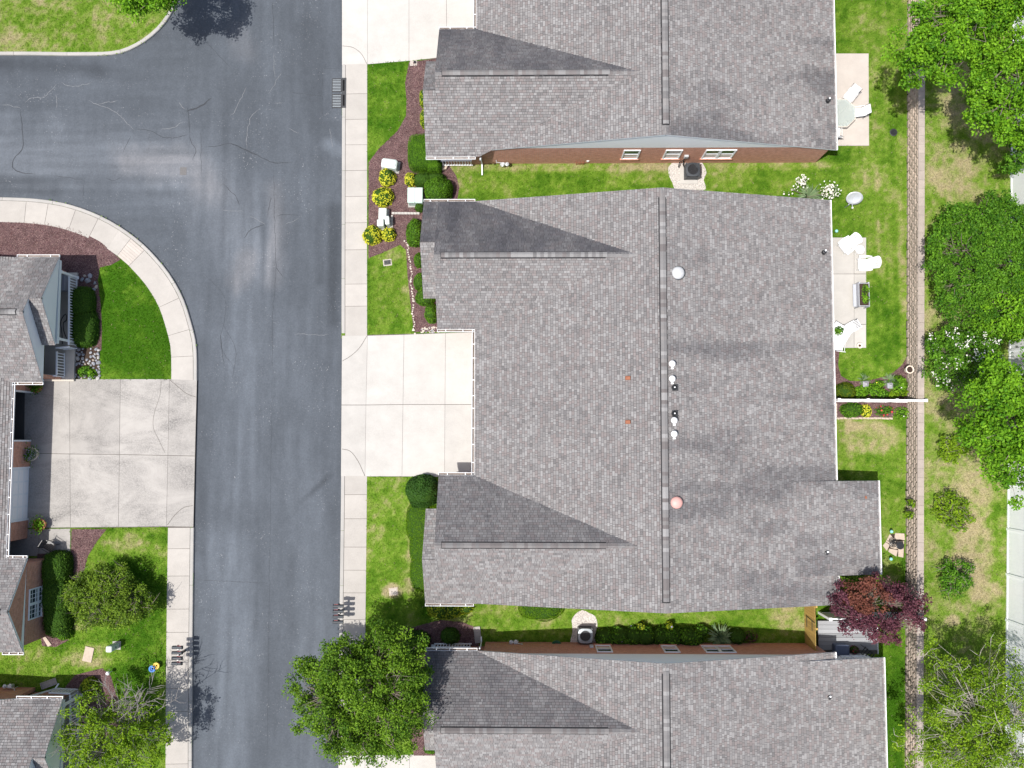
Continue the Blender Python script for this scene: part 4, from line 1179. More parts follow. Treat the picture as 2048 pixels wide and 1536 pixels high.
# ------------------------------------------------------------------ fences
def vinyl_fence(label, p, q, z0, h, n, group=None, face=0.04, postw=0.13, zb=None):
    p, q = Vector((p[0], p[1], 0)), Vector((q[0], q[1], 0)); d = q - p; L = d.length; u = d / L; a = math.atan2(u.y, u.x)
    t = thing('vinyl_fence', label, 'fence', (p.x, p.y, z0), group)
    for k in range(n + 1):
        c = p + d * (k / n); m = MB(); m.obox((c.x, c.y, z0 + (h + .06) / 2), (postw, postw, h + .06), a)
        m.obox((c.x, c.y, z0 + h + .08), (postw + .03, postw + .03, .04), a); m.obox((c.x, c.y, z0 + h + .115), (postw * .55, postw * .55, .03), a)
        obj('fence_post', m, MAT['fence_vinyl'], t)
    for k in range(n):
        c0, c1 = p + d * (k / n) + u * (postw / 2 + .004), p + d * ((k + 1) / n) - u * (postw / 2 + .004); c = (c0 + c1) / 2; w = (c1 - c0).length
        m = MB(); m.obox((c.x, c.y, z0 + .17 + (h - .29) / 2), (w, face * .3, h - .30), a); r = obj('fence_panel', m, MAT['fence_vinyl'], t)
        for zz in (z0 + h - .06, z0 + .11):
            m = MB(); m.obox((c.x, c.y, zz), (w, face + .03, .12), a); obj('rail', m, MAT['fence_vinyl'], r)
        nb = max(2, int(w / .17)); m = MB()
        for i in range(nb):
            cc = c0 + u * (w * (i + .5) / nb); m.obox((cc.x, cc.y, z0 + .17 + (h - .29) / 2), (w / nb - .002, face * .55, h - .295), a)
        obj('tongue_boards', m, MAT['fence_vinyl'], r)['kind'] = 'stuff'
    return t
F0, F1 = at(2026, -70, TERR), at(2009, 1610, TERR)
vinyl_fence('tall white vinyl fence along the right edge behind the trees', F0, F1, TERR - .03, 1.85, 19)
fa = at(1660, 802, 0); fb = at(1852, 801, 1.45)
vinyl_fence('low white vinyl fence between the two planting beds behind the middle house', fa, (fb[0], fb[1]), 0, 1.4, 3, face=.07)
fa = at(1638, 1225, 0); fb = at(1849, 1238, 1.8)
vinyl_fence('white vinyl fence on the north side of the grey deck under the purple tree', fa, (fb[0], fa[1] + .02), 0, 1.8, 3)
# yellow pine board fence
wf = thing('wooden_fence', 'yellow pine board fence closing the gap between two brick houses', 'fence', (at(1608, 1250)[0], at(1608, 1250)[1], 0))
wx = at(1609, 1250)[0]; y0, y1 = at(1608, 1200)[1], at(1608, 1289)[1]
nb = int((y0 - y1) / .142)
for k in range(nb):
    m = MB(); yy = y0 - (k + .5) * .142; hh = 1.86 + random.uniform(-.015, .015)
    m.box(wx - .011 + random.uniform(-.003, .003), wx + .011, yy - .067, yy + .067, 0.04, hh); obj('board', m, MAT['wood'], wf)
for z in (.35, 1.0, 1.6):
    m = MB(); m.box(wx + .013, wx + .06, y1, y0, z, z + .09); obj('rail', m, MAT['wood'], wf)
for yy in (y0 - .05, (y0 + y1) / 2, y1 + .05):
    m = MB(); m.box(wx + .062, wx + .15, yy - .05, yy + .05, 0, 1.8); obj('fence_post', m, MAT['wood'], wf)
for z in (0.45, 1.35):
    m = MB(); yy = at(1608, 1232)[1]; m.box(wx - .035, wx - .014, yy - .5, yy + .06, z, z + .06); obj('hinge', m, MAT['black'], wf)
m = MB(); yy = at(1608, 1228)[1]; m.bar((wx - .03, yy, .4), (wx - .03, yy - .12, 1.84), .035, .03); obj('gate_brace', m, MAT['black'], wf)

# ------------------------------------------------------------------ deck
dz = 0.32
dx0, dx1 = at(1637, 1280, dz)[0], at(1755, 1280, dz)[0]; dy0, dy1 = at(1700, 1242, dz)[1], -11.65
dk = thing('deck', 'grey composite deck of wide boards next to the bottom right house', 'deck', (dx0, dy1, 0))
bw = 0.225; n = int((dy0 - dy1) / bw)
for k in range(n):
    m = MB(); y = dy0 - k * bw; m.box(dx0, dx1, y - bw + .014, y, dz - .03, dz + random.uniform(-.002, .002)); obj('deck_board', m, MAT['deck'], dk)
m = MB(); m.box(dx0 + .02, dx1 - .02, dy1, dy0 - .02, 0.0, dz - .05); obj('deck_frame', m, MAT['joint'], dk)
m = MB(); m.box(dx1 + .002, dx1 + .035, dy1, dy0, .05, dz + .004); obj('fascia_board', m, MAT['trim'], dk)
c = at(1684, 1302, dz + .5); sb = thing('storage_box', 'dark blue grey plastic storage box standing on the grey deck', 'storage box', (c[0], c[1], dz))
m = MB(); m.bbox(-.36, .36, -.30, .30, 0, .5, .03); obj('box_body', m, MAT['blue_box'], sb, True)
m = MB(); m.bbox(-.38, .38, -.32, .32, .505, .57, .03)
for k in range(8): m.box(-.30 + k * .085, -.30 + k * .085 + .03, -.26, .26, .565, .578)
obj('lid', m, MAT['blue_box'], sb, True)
c = at(1733, 1306, dz + .4); gr = thing('folding_stand', 'small black folding metal stand at the east end of the deck', 'stand', (c[0], c[1], dz), rotz=-.7)
for sx in (-1, 1):
    m = MB(); m.bar((-.35, sx * .17, 0), (.35, sx * .17, .55), .03, .03); obj('leg', m, MAT['black'], gr, True)
    m = MB(); m.bar((.35, sx * .20, 0), (-.35, sx * .20, .55), .03, .03); obj('leg', m, MAT['black'], gr, True)
for k in range(5):
    m = MB(); m.box(-.33 + k * .15, -.33 + k * .15 + .05, -.22, .22, .55, .57); obj('slat', m, MAT['black'], gr, True)

# windows of the side walls that face the camera
def wallwin(h, y, sgn, spans, group=None):
    for xa, xb, pn in spans: window(h['H'], ((0, y, 0), (1, 0, 0), (0, sgn, 0)), xa, xb, .88, 2.36, pn)
wx_ = lambda x, y, z: at(x, y, z)[0]
ytop = 15.72 + .07
wallwin(top, ytop, -1, [(wx_(1242, 317, .9), wx_(1275, 317, .9), 1), (wx_(1324, 317, .9), wx_(1357, 317, .9), 1), (wx_(1402, 316, .9), wx_(1462, 316, .9), 2)])
ybot = -11.08 - .07
wallwin(bot, ybot, 1, [(wx_(1190, 1299, .9), wx_(1221, 1299, .9), 1), (wx_(1321, 1299, .9), wx_(1352, 1299, .9), 1), (wx_(1402, 1299, .9), wx_(1461, 1299, .9), 2)])
window(bot['H'], ((0, -11.62, 0), (1, 0, 0), (0, 1, 0)), wx_(1678, 1306, .9), wx_(1727, 1306, .9), 1.0, 1.95, 2, sill=False)
xl = -26.58 - .05
window(left['H'], ((xl + .003, 0, 0), (0, 1, 0), (1, 0, 0)), at(78, 1233, .9)[1], at(78, 1172, .9)[1], .75, 2.05, 2, muntin=True)

# porch rails
railing(top['H'], at(882, 322, 1), at(944, 322, 1), .16); 
rx = at(155, 600, .5)[0]
railing(left['H'], at(139, 551, 1.05), at(138, 690, 1.05), .16); railing(left['H'], at(114, 541, 1.05), at(138, 551, 1.05), .16); railing(left['H'], at(112, 696, 1.05), at(140, 694, 1.05), .16, n=5)
railing(left['H'], at(114, 703, 1.05), at(114, 750, 1.05), .16); railing(left['H'], at(92, 750, 1.05), at(114, 752, 1.05), .16, n=5)
railing(low['H'], at(141, 1390, 1.05), at(141, 1560, 1.05), .16); railing(low['H'], at(98, 1385, 1.05), at(141, 1387, 1.05), .16)
railing(bot['H'], at(866, 1293, .9), at(942, 1293, .9), .16)

# downspouts
yw = 15.72 + .07
downspout(top, [(-2.45, 15.32, 2.34), (-2.45, 15.32, 2.12), (-2.45, 15.68, 1.75), (-2.45, 15.70, .22), (-2.45, 15.42, .10), (-2.45, 15.1, .08)])
downspout(bot, [(-2.40, -10.98, 2.34), (-2.40, -10.96, 2.1), (-2.40, -11.12, 1.8), (-2.40, -11.12, .25), (-2.42, -10.85, .12)])
downspout(low, [(-26.9, -13.6, 2.34), (-26.7, -13.75, 2.0), (-25.95, -13.74, .3), (-25.85, -13.5, .14)])
downspout(main, [(-2.9, -1.80, 2.34), (-2.9, -2.2, 1.9), (-2.9, -2.2, .2)])

# roof fittings
def onroof(h, x, y):
    z = 4.6
    for _ in range(6): p = at(x, y, z); z = h['roofz'](p[0])
    return at(x, y, z + .02)
def roof_dome(h, x, y, mat, r):
    p = onroof(h, x, y); R = h['roof']
    m = MB(); m.lathe((p[0], p[1], p[2] - .12), [(r * 1.05, 0), (r * 1.08, .10), (r * 1.08, .14), (r * 1.04, .155)], 28); d = obj('skylight_base', m, MAT['dark_steel'], R)
    m = MB(); m.lathe((p[0], p[1], p[2] + .03), [(r, 0), (r * .97, .05), (r * .86, .11), (r * .6, .165), (r * .25, .19), (.01, .193)], 28); o = obj('skylight_dome', m, mat, R, smooth=True)
roof_dome(main, 1356, 546, MAT['dome'], .335); roof_dome(main, 1353, 1005, MAT['pink'], .315)
for x, y in ((1343, 728), (1343, 758), (1347, 841), (1347, 868)):
    p = onroof(main, x, y); m = MB(); m.lathe((p[0], p[1], p[2] - .1), [(.10, 0), (.10, .3), (.16, .3), (.165, .36), (.12, .42), (.03, .44)], 16); m.box(p[0] - .03, p[0] + .10, p[1] - .26, p[1] - .18, p[2] - .04, p[2] + .02)
    obj('vent_pipe', m, MAT['white'], main['roof'], smooth=False)
for x, y in ((1348, 775), (1348, 827)):
    p = onroof(main, x, y); m = MB(); m.box(p[0] - .10, p[0] + .20, p[1] - .17, p[1] + .17, p[2] - .05, p[2] + .02); m.lathe((p[0], p[1], p[2] - .05), [(.14, 0), (.13, .10), (.07, .16), (.06, .3), (.045, .3)], 14); v = obj('plumbing_vent', m, MAT['black'], main['roof'])
    m = MB(); m.lathe((p[0], p[1], p[2] + .24), [(.035, 0), (.035, .02)], 10); obj('pipe_mouth', m, MAT['white'], main['roof'])
for x, y in ((1256, 756), (1256, 844)):
    p = onroof(main, x, y); m = MB(); m.bbox(p[0] - .14, p[0] + .12, p[1] - .10, p[1] + .10, p[2] - .12, p[2] + .10, .02); obj('flue_cap', m, MAT['copper'], main['roof'])
for h, x, y in ((main, 1647, 505), (main, 1651, 1105), (top, 1655, 202), (bot, 1656, 1393)):
    p = onroof(h, x, y); m = MB(); m.lathe((p[0], p[1], p[2] - .1), [(.15, 0), (.13, .12), (.10, .2), (.10, .34), (.06, .35)], 14); obj('plumbing_vent', m, MAT['black'], h['roof'])
    m = MB(); m.lathe((p[0] + .04, p[1] + .06, p[2] + .24), [(.05, 0), (.05, .03)], 10); obj('vent_mouth', m, MAT['white'], h['roof'])

# ------------------------------------------------------------------ street furniture
def mailbank(label, x, y, face, group):
    c = at(x, y, 1.12); sp = 0.285
    t = thing('mailbox_stand', label, 'mailboxes', (c[0], c[1], 0), group)
    m = MB(); m.box(-.055, .055, -.055, .055, 0, .95); obj('post', m, MAT['black'], t, True)
    m = MB(); m.box(-.05, .05, -sp * 1.9, sp * 1.9, .95, 1.02); obj('crossbar', m, MAT['black'], t, True)
    for k in range(4):
        y_ = (k - 1.5) * sp; L, W = .54, .165
        sec = [(-W / 2, 0), (W / 2, 0), (W / 2, .12)] + [(W / 2 * math.cos(a), .12 + W / 2 * math.sin(a)) for a in np.linspace(.3, math.pi - .3, 7)] + [(-W / 2, .12)]
        vs = [(xx, y_ + sy, 1.025 + sz) for xx in (-L / 2, L / 2) for sy, sz in sec]; n = len(sec)
        m = MB(); m.add(vs, [tuple(range(n)), tuple(range(2 * n - 1, n - 1, -1))] + [((i + 1) % n, i, n + i, n + (i + 1) % n) for i in range(n)])
        b_ = obj('mailbox', m, MAT['dark_steel'], t, True)
        xe = face * L / 2
        m = MB(); m.add([(xe + face * .004, y_ + sy * 1.06, 1.025 + sz * 1.02) for sy, sz in sec] + [(xe + face * .024, y_ + sy * 1.06, 1.025 + sz * 1.02) for sy, sz in sec], [tuple(range(n)), tuple(range(2 * n - 1, n - 1, -1))] + [((i + 1) % n, i, n + i, n + (i + 1) % n) for i in range(n)])
        q = obj('mailbox_door', m, MAT['black'], b_, True); q.location = (0, 0, 0)
        m = MB(); m.box(face * .02, face * .22, y_ + W / 2 + .006, y_ + W / 2 + .02, 1.12, 1.17); m.box(face * .16, face * .22, y_ + W / 2 + .004, y_ + W / 2 + .022, 1.12, 1.2); q = obj('flag', m, MAT['red'], b_, True); q.location = (0, 0, 0)
    return t
for lbl, x, y, f in (('bank of four black mailboxes with red flags on the left pavement', 354, 1311, 1), ('bank of four black mailboxes beside the leafy roadside tree', 677, 1228, -1)):
    mailbank(lbl, x, y, f, 'banks of roadside mailboxes')

c = at(675, 186, -.1)
sd = thing('storm_drain', 'cast iron storm drain with two grates in the road gutter', 'storm drain', (c[0], c[1], -.12))
for ya, yb in ((157, 184), (188, 216)):
    p, q = at(664, ya, -.1), at(683, yb, -.1)
    m = MB(); m.box(p[0], q[0], q[1], p[1], -.118, -.113); obj('pit', m, MAT['pit'], sd)
    g = MB(); g.box(p[0], p[0] + .045, q[1], p[1], -.112, -.095); g.box(q[0] - .045, q[0], q[1], p[1], -.112, -.095); g.box(p[0], q[0], p[1] - .04, p[1], -.112, -.0945); g.box(p[0], q[0], q[1], q[1] + .04, -.112, -.0945)
    gg = obj('grate', g, MAT['grille'], sd)
    nb = 8
    for k in range(nb):
        y_ = q[1] + .04 + (p[1] - q[1] - .08) * (k + .5) / nb; m = MB(); m.box(p[0] + .046, q[0] - .046, y_ - .022, y_ + .022, -.112, -.098); obj('grate_bar', m, MAT['grey_metal'], gg)
p, q = at(683.5, 156), at(690, 216)
m = MB(); m.box(p[0] + .02, q[0] + .06, q[1], p[1], -.1, .030); obj('kerb_hood', m, MAT['grille'], sd)
for ya, yb in ((160, 182), (190, 212)):
    a, b_ = at(684, ya), at(684, yb); m = MB(); m.box(a[0] + .05, a[0] + .16, b_[1], a[1], .031, .036); obj('hood_slot', m, MAT['pit'], sd)

def bx_thing(name, label, cat, x, y, h, w, d, mat, rotz=0, group=None, bev=.04, lidsplit=False, z0=0.01, base=None):
    c = at(x, y, h); t = thing(name, label, cat, (c[0], c[1], z0), group, rotz)
    m = MB(); m.bbox(-w / 2, w / 2, -d / 2, d / 2, 0, h * .80, bev * .3); obj('cabinet', m, MAT[mat], t, True)
    if lidsplit:
        m = MB(); m.bbox(-w / 2 - .012, -.006, -d / 2 - .012, d / 2 + .012, h * .80 + .004, h, bev); obj('lid', m, MAT[mat], t, True)
        m = MB(); m.bbox(.006, w / 2 + .012, -d / 2 - .012, d / 2 + .012, h * .80 + .004, h - .015, bev); obj('lid', m, MAT[mat], t, True)
    else:
        m = MB(); m.bbox(-w / 2 - .012, w / 2 + .012, -d / 2 - .012, d / 2 + .012, h * .80 + .004, h, bev); obj('lid', m, MAT[mat], t, True)
    m = MB(); m.box(-w / 2 - .08, w / 2 + .08, -d / 2 - .08, d / 2 + .08, -.02, .03); obj('base_pad', m, MAT['curb'], t, True)
    m = MB(); m.box(w / 2 + .014, w / 2 + .03, -.04, .04, h * .42, h * .52); obj('latch', m, MAT['grey_metal'], t, True)
    return t
bx_thing('utility_box', 'rounded whitish utility box behind the topmost yellow shrub', 'utility box', 778, 326, .75, .86, .50, 'util_white', -.14, bev=.09)
bx_thing('transformer_box', 'pale green transformer box with a split lid beside the round boxwood', 'transformer', 830, 390, .8, .82, .84, 'util', 0, lidsplit=True, bev=.02)
bx_thing('utility_pedestal', 'long pale utility pedestal between the yellow shrubs', 'utility box', 765, 427, .6, .42, .62, 'util_white', -.02)
bx_thing('utility_pedestal', 'smaller white pedestal nearest the pavement among the yellow shrubs', 'utility box', 760.5, 445, .8, .34, .36, 'util_white', .03)
bx_thing('utility_pedestal', 'smaller white pedestal nearest the white paver corner', 'utility box', 774, 440, .75, .22, .46, 'util_white', .1)
bx_thing('utility_pedestal', 'tall white telephone pedestal on the left lawn near the stone slab', 'utility box', 217, 1299, 1.0, .30, .30, 'util_white', 0, bev=.05)

def meter_lid(label, x, y, w, d, ring, mat, rz=0):
    c = at(x, y); t = thing('meter_cover', label, 'meter cover', (c[0], c[1], 0), None, rz)
    m = MB(); m.bbox(-w / 2, w / 2, -d / 2, d / 2, 0, .03, .02); obj('frame', m, MAT[ring], t, True)
    m = MB(); m.bbox(-w / 2 + .06, w / 2 - .06, -d / 2 + .06, d / 2 - .06, .0, .042, .01); obj('cover', m, MAT[mat], t, True)
    for sx in (-.1, .08):
        m = MB(); m.box(sx, sx + .04, -.03, .03, .0425, .05); obj('finger_hole', m, MAT['pit'], t, True)
meter_lid('white framed water meter cover in the front lawn of the middle house', 775, 525, .50, .38, 'conc_patio', 'grille', .12)
meter_lid('sandy round edged meter cover in the lawn near the mailbox bank', 787, 1183, .52, .46, 'flag', 'conc_patio', .1)
c = at(1787, 265); t = thing('drain_cover', 'dark round drain cover in the lawn beside the top patio', 'drain cover', (c[0], c[1], 0)); m = MB(); m.lathe((0, 0, 0), [(.22, 0), (.22, .02), (.2, .03)], 20); obj('rim', m, MAT['grille'], t, True); m = MB(); m.lathe((0, 0, .028), [(.17, 0), (.17, .008)], 20); obj('lid', m, MAT['black'], t, True)

# ------------------------------------------------------------------ side yard equipment
def ac_unit(label, x, y, group, rz, pads):
    c = at(x, y, 0); t = thing('air_conditioner', label, 'air conditioner', (c[0], c[1], 0.0), group, rz); w = .40; h = .78
    m = MB(); m.bbox(pads[0], pads[1], pads[2], pads[3], .0, .07, .015); obj('pad', m, MAT['conc_white'], t, True)
    m = MB(); m.bbox(-w + .02, w - .02, -w + .02, w - .02, .07, h - .06, .10); obj('coil', m, MAT['black'], t, True)
    for sx, sy in ((-1, -1), (1, -1), (1, 1), (-1, 1)):
        m = MB(); m.obox((sx * (w - .05), sy * (w - .05), .07 + (h - .12) / 2), (.09, .09, h - .12), math.pi / 4); obj('corner_post', m, MAT['dark_steel'], t, True)
    for k in range(8):
        z = .14 + k * .072; m = MB()
        for a, b_ in (((-w, -w), (w, -w)), ((w, -w), (w, w)), ((w, w), (-w, w)), ((-w, w), (-w, -w))):
            A = Vector((a[0] * .86, a[1] * .86, z)); B = Vector((b_[0] * .86, b_[1] * .86, z)); o_ = Vector(((a[0] + b_[0]) / 2, (a[1] + b_[1]) / 2, 0)).normalized() * .055
            m.bar(A + o_, B + o_, .01, .022)
        obj('louvre', m, MAT['dark_steel'], t, True)
    # top ring with an opening
    N = 24; vs = []; r1 = .275
    for k in range(N):
        a = 2 * math.pi * k / N; ca, sa = math.cos(a), math.sin(a); q = w * 1.0 / max(abs(ca) ** 4 + abs(sa) ** 4, 1e-6) ** .25
        vs += [(q * ca, q * sa, h - .06), (q * ca * .98, q * sa * .98, h - .01), (r1 * 1.08 * ca, r1 * 1.08 * sa, h), (r1 * ca, r1 * sa, h - .03), (r1 * ca, r1 * sa, h - .16)]
    fs = []
    for k in range(N):
        l = (k + 1) % N
        fs += [(5 * k + i, 5 * l + i, 5 * l + i + 1, 5 * k + i + 1) for i in range(4)]
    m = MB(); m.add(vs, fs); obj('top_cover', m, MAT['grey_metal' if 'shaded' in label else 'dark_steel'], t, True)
    for k in range(4):
        a = k * math.pi / 2 + .5; M = Matrix.Rotation(a, 3, 'Z') @ Matrix.Rotation(.45, 3, 'X'); m = MB(); m.obox(M @ Vector((.14, 0, 0)) + Vector((0, 0, h - .12)), (.24, .13, .006), M=M); obj('fan_blade', m, MAT['pale_metal'], t, True)
    m = MB(); m.lathe((0, 0, h - .14), [(.07, 0), (.07, .05), (.05, .06)], 12); obj('hub', m, MAT['black'], t, True)
    m = MB()
    for r in (.06, .115, .17, .225, .272):
        P = [(r * math.cos(2 * math.pi * k / 20), r * math.sin(2 * math.pi * k / 20), h + .004) for k in range(21)]; m.tube(P, .003, 3, False)
    for k in range(6):
        a = k * math.pi / 3; m.bar((.05 * math.cos(a), .05 * math.sin(a), h + .004), (.28 * math.cos(a), .28 * math.sin(a), h + .004), .006, .005)
    obj('fan_guard', m, MAT['black'], t, True)
    s_ = 1 if 'top' in label else -1
    m = MB(); P = [(-.38, .25 * s_, .3), (-.46, .42 * s_, .25), (-.44, .62 * s_, .35), (-.30, .72 * s_, .6)]
    if s_ < 0: P = [(.25, -.34, .3), (.22, -.55, .22), (.12, -.68, .3), (.10, -.72, .55)]
    m.tube(P, .035, 6); obj('line_set', m, MAT['rubber'], t, True)
ac_unit('square dark air conditioner on a white pad beside the top house wall', 1381, 347, 'air conditioners beside the houses', .0, (-.62, .40, -.62, .42))
ac_unit('square air conditioner half shaded beside the bottom house wall', 1169, 1266, 'air conditioners beside the houses', .0, (-.46, .58, -.46, .5))
c = at(1372, 306, 1.3); m = MB(); m.bbox(c[0] - .12, c[0] + .12, ytop - .12, ytop - .002, 1.2, 1.5, .01); obj('disconnect_box', m, MAT['pale_metal'], top['H'])
m = MB(); m.tube([(c[0] - .02, ytop - .06, 1.2), (c[0] - .05, ytop - .08, .7), (c[0] - .22, ytop - .1, .45), (c[0] - .25, ytop - .35, .3)], .03, 6); obj('conduit', m, MAT['rubber'], top['H'])
c = at(1183, 1302, 1.2); m = MB(); m.bbox(c[0] - .1, c[0] + .1, ybot + .002, ybot + .12, 1.1, 1.4, .01); obj('disconnect_box', m, MAT['pale_metal'], bot['H'])

def gas_meter(label, x, y, s, group):
    c = at(x, y, .4); t = thing('gas_meter', label, 'gas meter', (c[0], c[1], 0), group, 0 if s > 0 else math.pi)
    m = MB(); m.bbox(-.13, .13, -.09, .09, .28, .58, .03); obj('meter_body', m, MAT['pale_metal'], t, True)
    m = MB(); m.lathe((.26, -.02, .55), [(.03, -.08), (.11, -.02), (.12, 0), (.11, .03), (.05, .06), (.05, .1), (.03, .11)], 14); obj('regulator', m, MAT['pale_metal'], t, True)
    m = MB(); m.tube([(.26, -.02, 0), (.26, -.02, .5)], .022, 6); m.tube([(.26, -.02, .62), (.1, -.02, .64), (.08, 0, .56)], .022, 6); m.tube([(-.08, 0, .56), (-.1, .02, .66), (-.34, .05, .66), (-.36, .26, .66)], .022, 6); m.tube([(-.34, .05, .66), (-.34, .05, .35)], .02, 6); obj('pipe', m, MAT['pale_metal'], t, True)
    m = MB(); m.lathe((0, -.08, .46), [(.06, 0), (.06, .03)], 12); obj('dial', m, MAT['white'], t, True)
for l, x, y, s in (('grey gas meter against the sunlit brick wall of the top house', 1005, 329, 1), ('grey gas meter in the shade beside the bottom house wall', 1032, 1284, -1), ('grey gas meter beside the brick wall near the bottom left splash block', 22, 1372, -1)):
    gas_meter(l, x, y, s, 'gas meters on the brick walls')

def splash(label, x, y, rz, L=.75):
    c = at(x, y, .05); t = thing('splash_block', label, 'splash block', (c[0], c[1], 0.01), 'splash blocks under the downspouts', rz); w = .30
    m = MB(); m.box(-L / 2, L / 2, -w / 2, w / 2, 0, .035); obj('tray', m, MAT['conc_old'], t, True)
    for a in ((-L / 2, L / 2, -w / 2 - .03, -w / 2 - .001), (-L / 2, L / 2, w / 2 + .001, w / 2 + .03), (-L / 2 - .03, -L / 2 - .001, -w / 2 - .03, w / 2 + .03)):
        m = MB(); m.box(*a, 0, .09); obj('rim', m, MAT['curb'], t, True)
splash('concrete splash block in the shaded mulch beside the bottom house', 955, 1269, math.pi / 2 + .12, .85)
splash('concrete splash block set askew beside the bottom left porch', 98, 1367, .35, .85)

def slab_thing(name, label, cat, pts, z, mat):
    q = [at(*p) for p in pts]; c = np.mean(np.array(q), 0); t = MB(); t.prism([(p[0] - c[0], p[1] - c[1]) for p in q], 0, z); o = obj(name, t, MAT[mat]); o.location = (c[0], c[1], 0.004); return tag(o, label, cat)
slab_thing('stone_slab', 'pale pinkish stone slab lying on the bare left lawn', 'slab', [(172, 1292), (189, 1296), (183, 1325), (165, 1321)], .05, 'flag')
slab_thing('plank', 'short brown plank leaning by the corner of the left brick gable', 'plank', [(86, 1275), (92, 1273), (104, 1289), (97, 1293)], .06, 'flag')
slab_thing('field_stone', 'grey brown stone at the corner of the top porch beside the clipped hedge', 'stone', [(882, 331), (890, 328), (896, 333), (893, 340), (885, 342), (881, 337)], .2, 'flag')
c = at(830, 125); t = thing('drain_outlet', 'black plastic drain outlet on a bare patch beside the top driveway', 'drain', (c[0], c[1], 0)); m = MB(); m.lathe((0, 0, 0), [(.085, 0), (.085, .06), (.06, .06), (.06, .03)], 14); obj('pipe_end', m, MAT['black'], t, True); m = MB(); m.box(-.3, .12, -.2, .12, .0, .02); obj('pad', m, MAT['conc_patio'], t, True)

# satellite dish
c = at(1690, 415, 0); t = thing('satellite_dish', 'pale oval satellite dish on a short mast in the back lawn', 'satellite dish', (c[0], c[1], 0))
m = MB(); m.tube([(0, 0, 0), (0, 0, .55)], .03, 8); obj('mast', m, MAT['grey_metal'], t, True)
Mx = Matrix.Rotation(-.12, 3, 'Z') @ Matrix.Rotation(math.radians(44), 3, 'X') ; cen = Vector((.19, .33, .92)); N = 28; vs = []
for r, zz in ((.0, 0), (.16, .012), (.32, .045), (.46, .10)):
    for k in range(N):
        a = 2 * math.pi * k / N; vs.append(cen + Mx @ Vector((r * math.cos(a), r * .86 * math.sin(a), zz)))
fs = [(i * N + k, i * N + (k + 1) % N, (i + 1) * N + (k + 1) % N, (i + 1) * N + k) for i in range(3) for k in range(N)]
vs += [v - Mx @ Vector((0, 0, .012)) for v in vs]; o4 = 4 * N
fs += [tuple(reversed([o4 + q for q in f])) for f in fs] + [(3 * N + k, 3 * N + (k + 1) % N, o4 + 3 * N + (k + 1) % N, o4 + 3 * N + k) for k in range(N)]
m = MB(); m.add(vs, fs); obj('reflector', m, MAT['pale_metal'], t, True, smooth=True)
m = MB(); e = cen + Mx @ Vector((0, -.5, .30)); m.bar(cen + Mx @ Vector((0, -.36, .02)), e, .03, .03); m.bar((0, 0, .5), cen, .05, .05); obj('arm', m, MAT['pale_metal'], t, True)
m = MB(); m.obox(e, (.07, .07, .12)); obj('receiver', m, MAT['white'], t, True)

# ------------------------------------------------------------------ patio furniture
def adirondack(label, x, y, rz, group):
    c = at(x, y, .35); t = thing('garden_chair', label, 'chair', (c[0], c[1], .03), group, rz)
    # local: back towards +x, front towards -x
    for k in range(5):
        m = MB(); y_ = (k - 2) * .105; m.bar((-.33, y_, .40), (.16, y_, .28), .098, .02); obj('seat_slat', m, MAT['vinyl'], t, True)
    top_ = [.78, .86, .90, .86, .78]
    for k in range(5):
        m = MB(); y_ = (k - 2) * .115; a = Vector((.15, y_, .27)); d = Vector((.42, (k - 2) * .03, .72)).normalized(); m.bar(a, a + d * top_[k], .112, .022); obj('back_slat', m, MAT['vinyl'], t, True)
    N = 14; m = MB()                                  # rounded head of the back
    cen = Vector((.15, 0, .27)) + Vector((.42, 0, .72)).normalized() * .74; ud = Vector((.42, 0, .72)).normalized()
    vs = [cen + Vector((0, 1, 0)) * (.34 * math.cos(a)) + ud * (.20 * math.sin(a)) + Vector((.02, 0, -.012)) for a in np.linspace(0, math.pi, N)]
    m.slab3(vs, Vector((.02, 0, -.012))); obj('back_head', m, MAT['vinyl'], t, True)
    for s_ in (-1, 1):
        m = MB(); m.prism([(-.40, s_ * .30), (-.38, s_ * .44), (.0, s_ * .45), (.34, s_ * .40), (.34, s_ * .33), (.0, s_ * .32)], .555, .58); obj('armrest', m, MAT['vinyl'], t, True)
        m = MB(); m.bar((-.32, s_ * .31, 0), (-.32, s_ * .31, .553), .03, .09); obj('leg', m, MAT['vinyl'], t, True)
        m = MB(); m.bar((-.34, s_ * .27, .36), (.42, s_ * .27, .02), .03, .10); obj('leg', m, MAT['vinyl'], t, True)
    m = MB(); m.box(-.36, -.335, -.29, .29, .26, .385); obj('apron', m, MAT['vinyl'], t, True)
adirondack('white slatted garden chair at the north end of the middle patio', 1693, 491, .65, 'white garden chairs on the middle patio')
adirondack('white slatted garden chair half on the lawn beside the round side table', 1729, 528, 0.0, 'white garden chairs on the middle patio')
c = at(1720, 499, .5); t = thing('side_table', 'round white side table between the two garden chairs', 'table', (c[0], c[1], .03))
m = MB(); m.lathe((0, 0, 0), [(.245, .44), (.25, .455), (.25, .475), (.24, .485)], 24); obj('tabletop', m, MAT['vinyl'], t, True)
for k in range(3):
    a = k * 2.1; m = MB(); m.bar((.2 * math.cos(a), .2 * math.sin(a), 0), (.15 * math.cos(a), .15 * math.sin(a), .44), .05, .03); obj('leg', m, MAT['vinyl'], t, True)
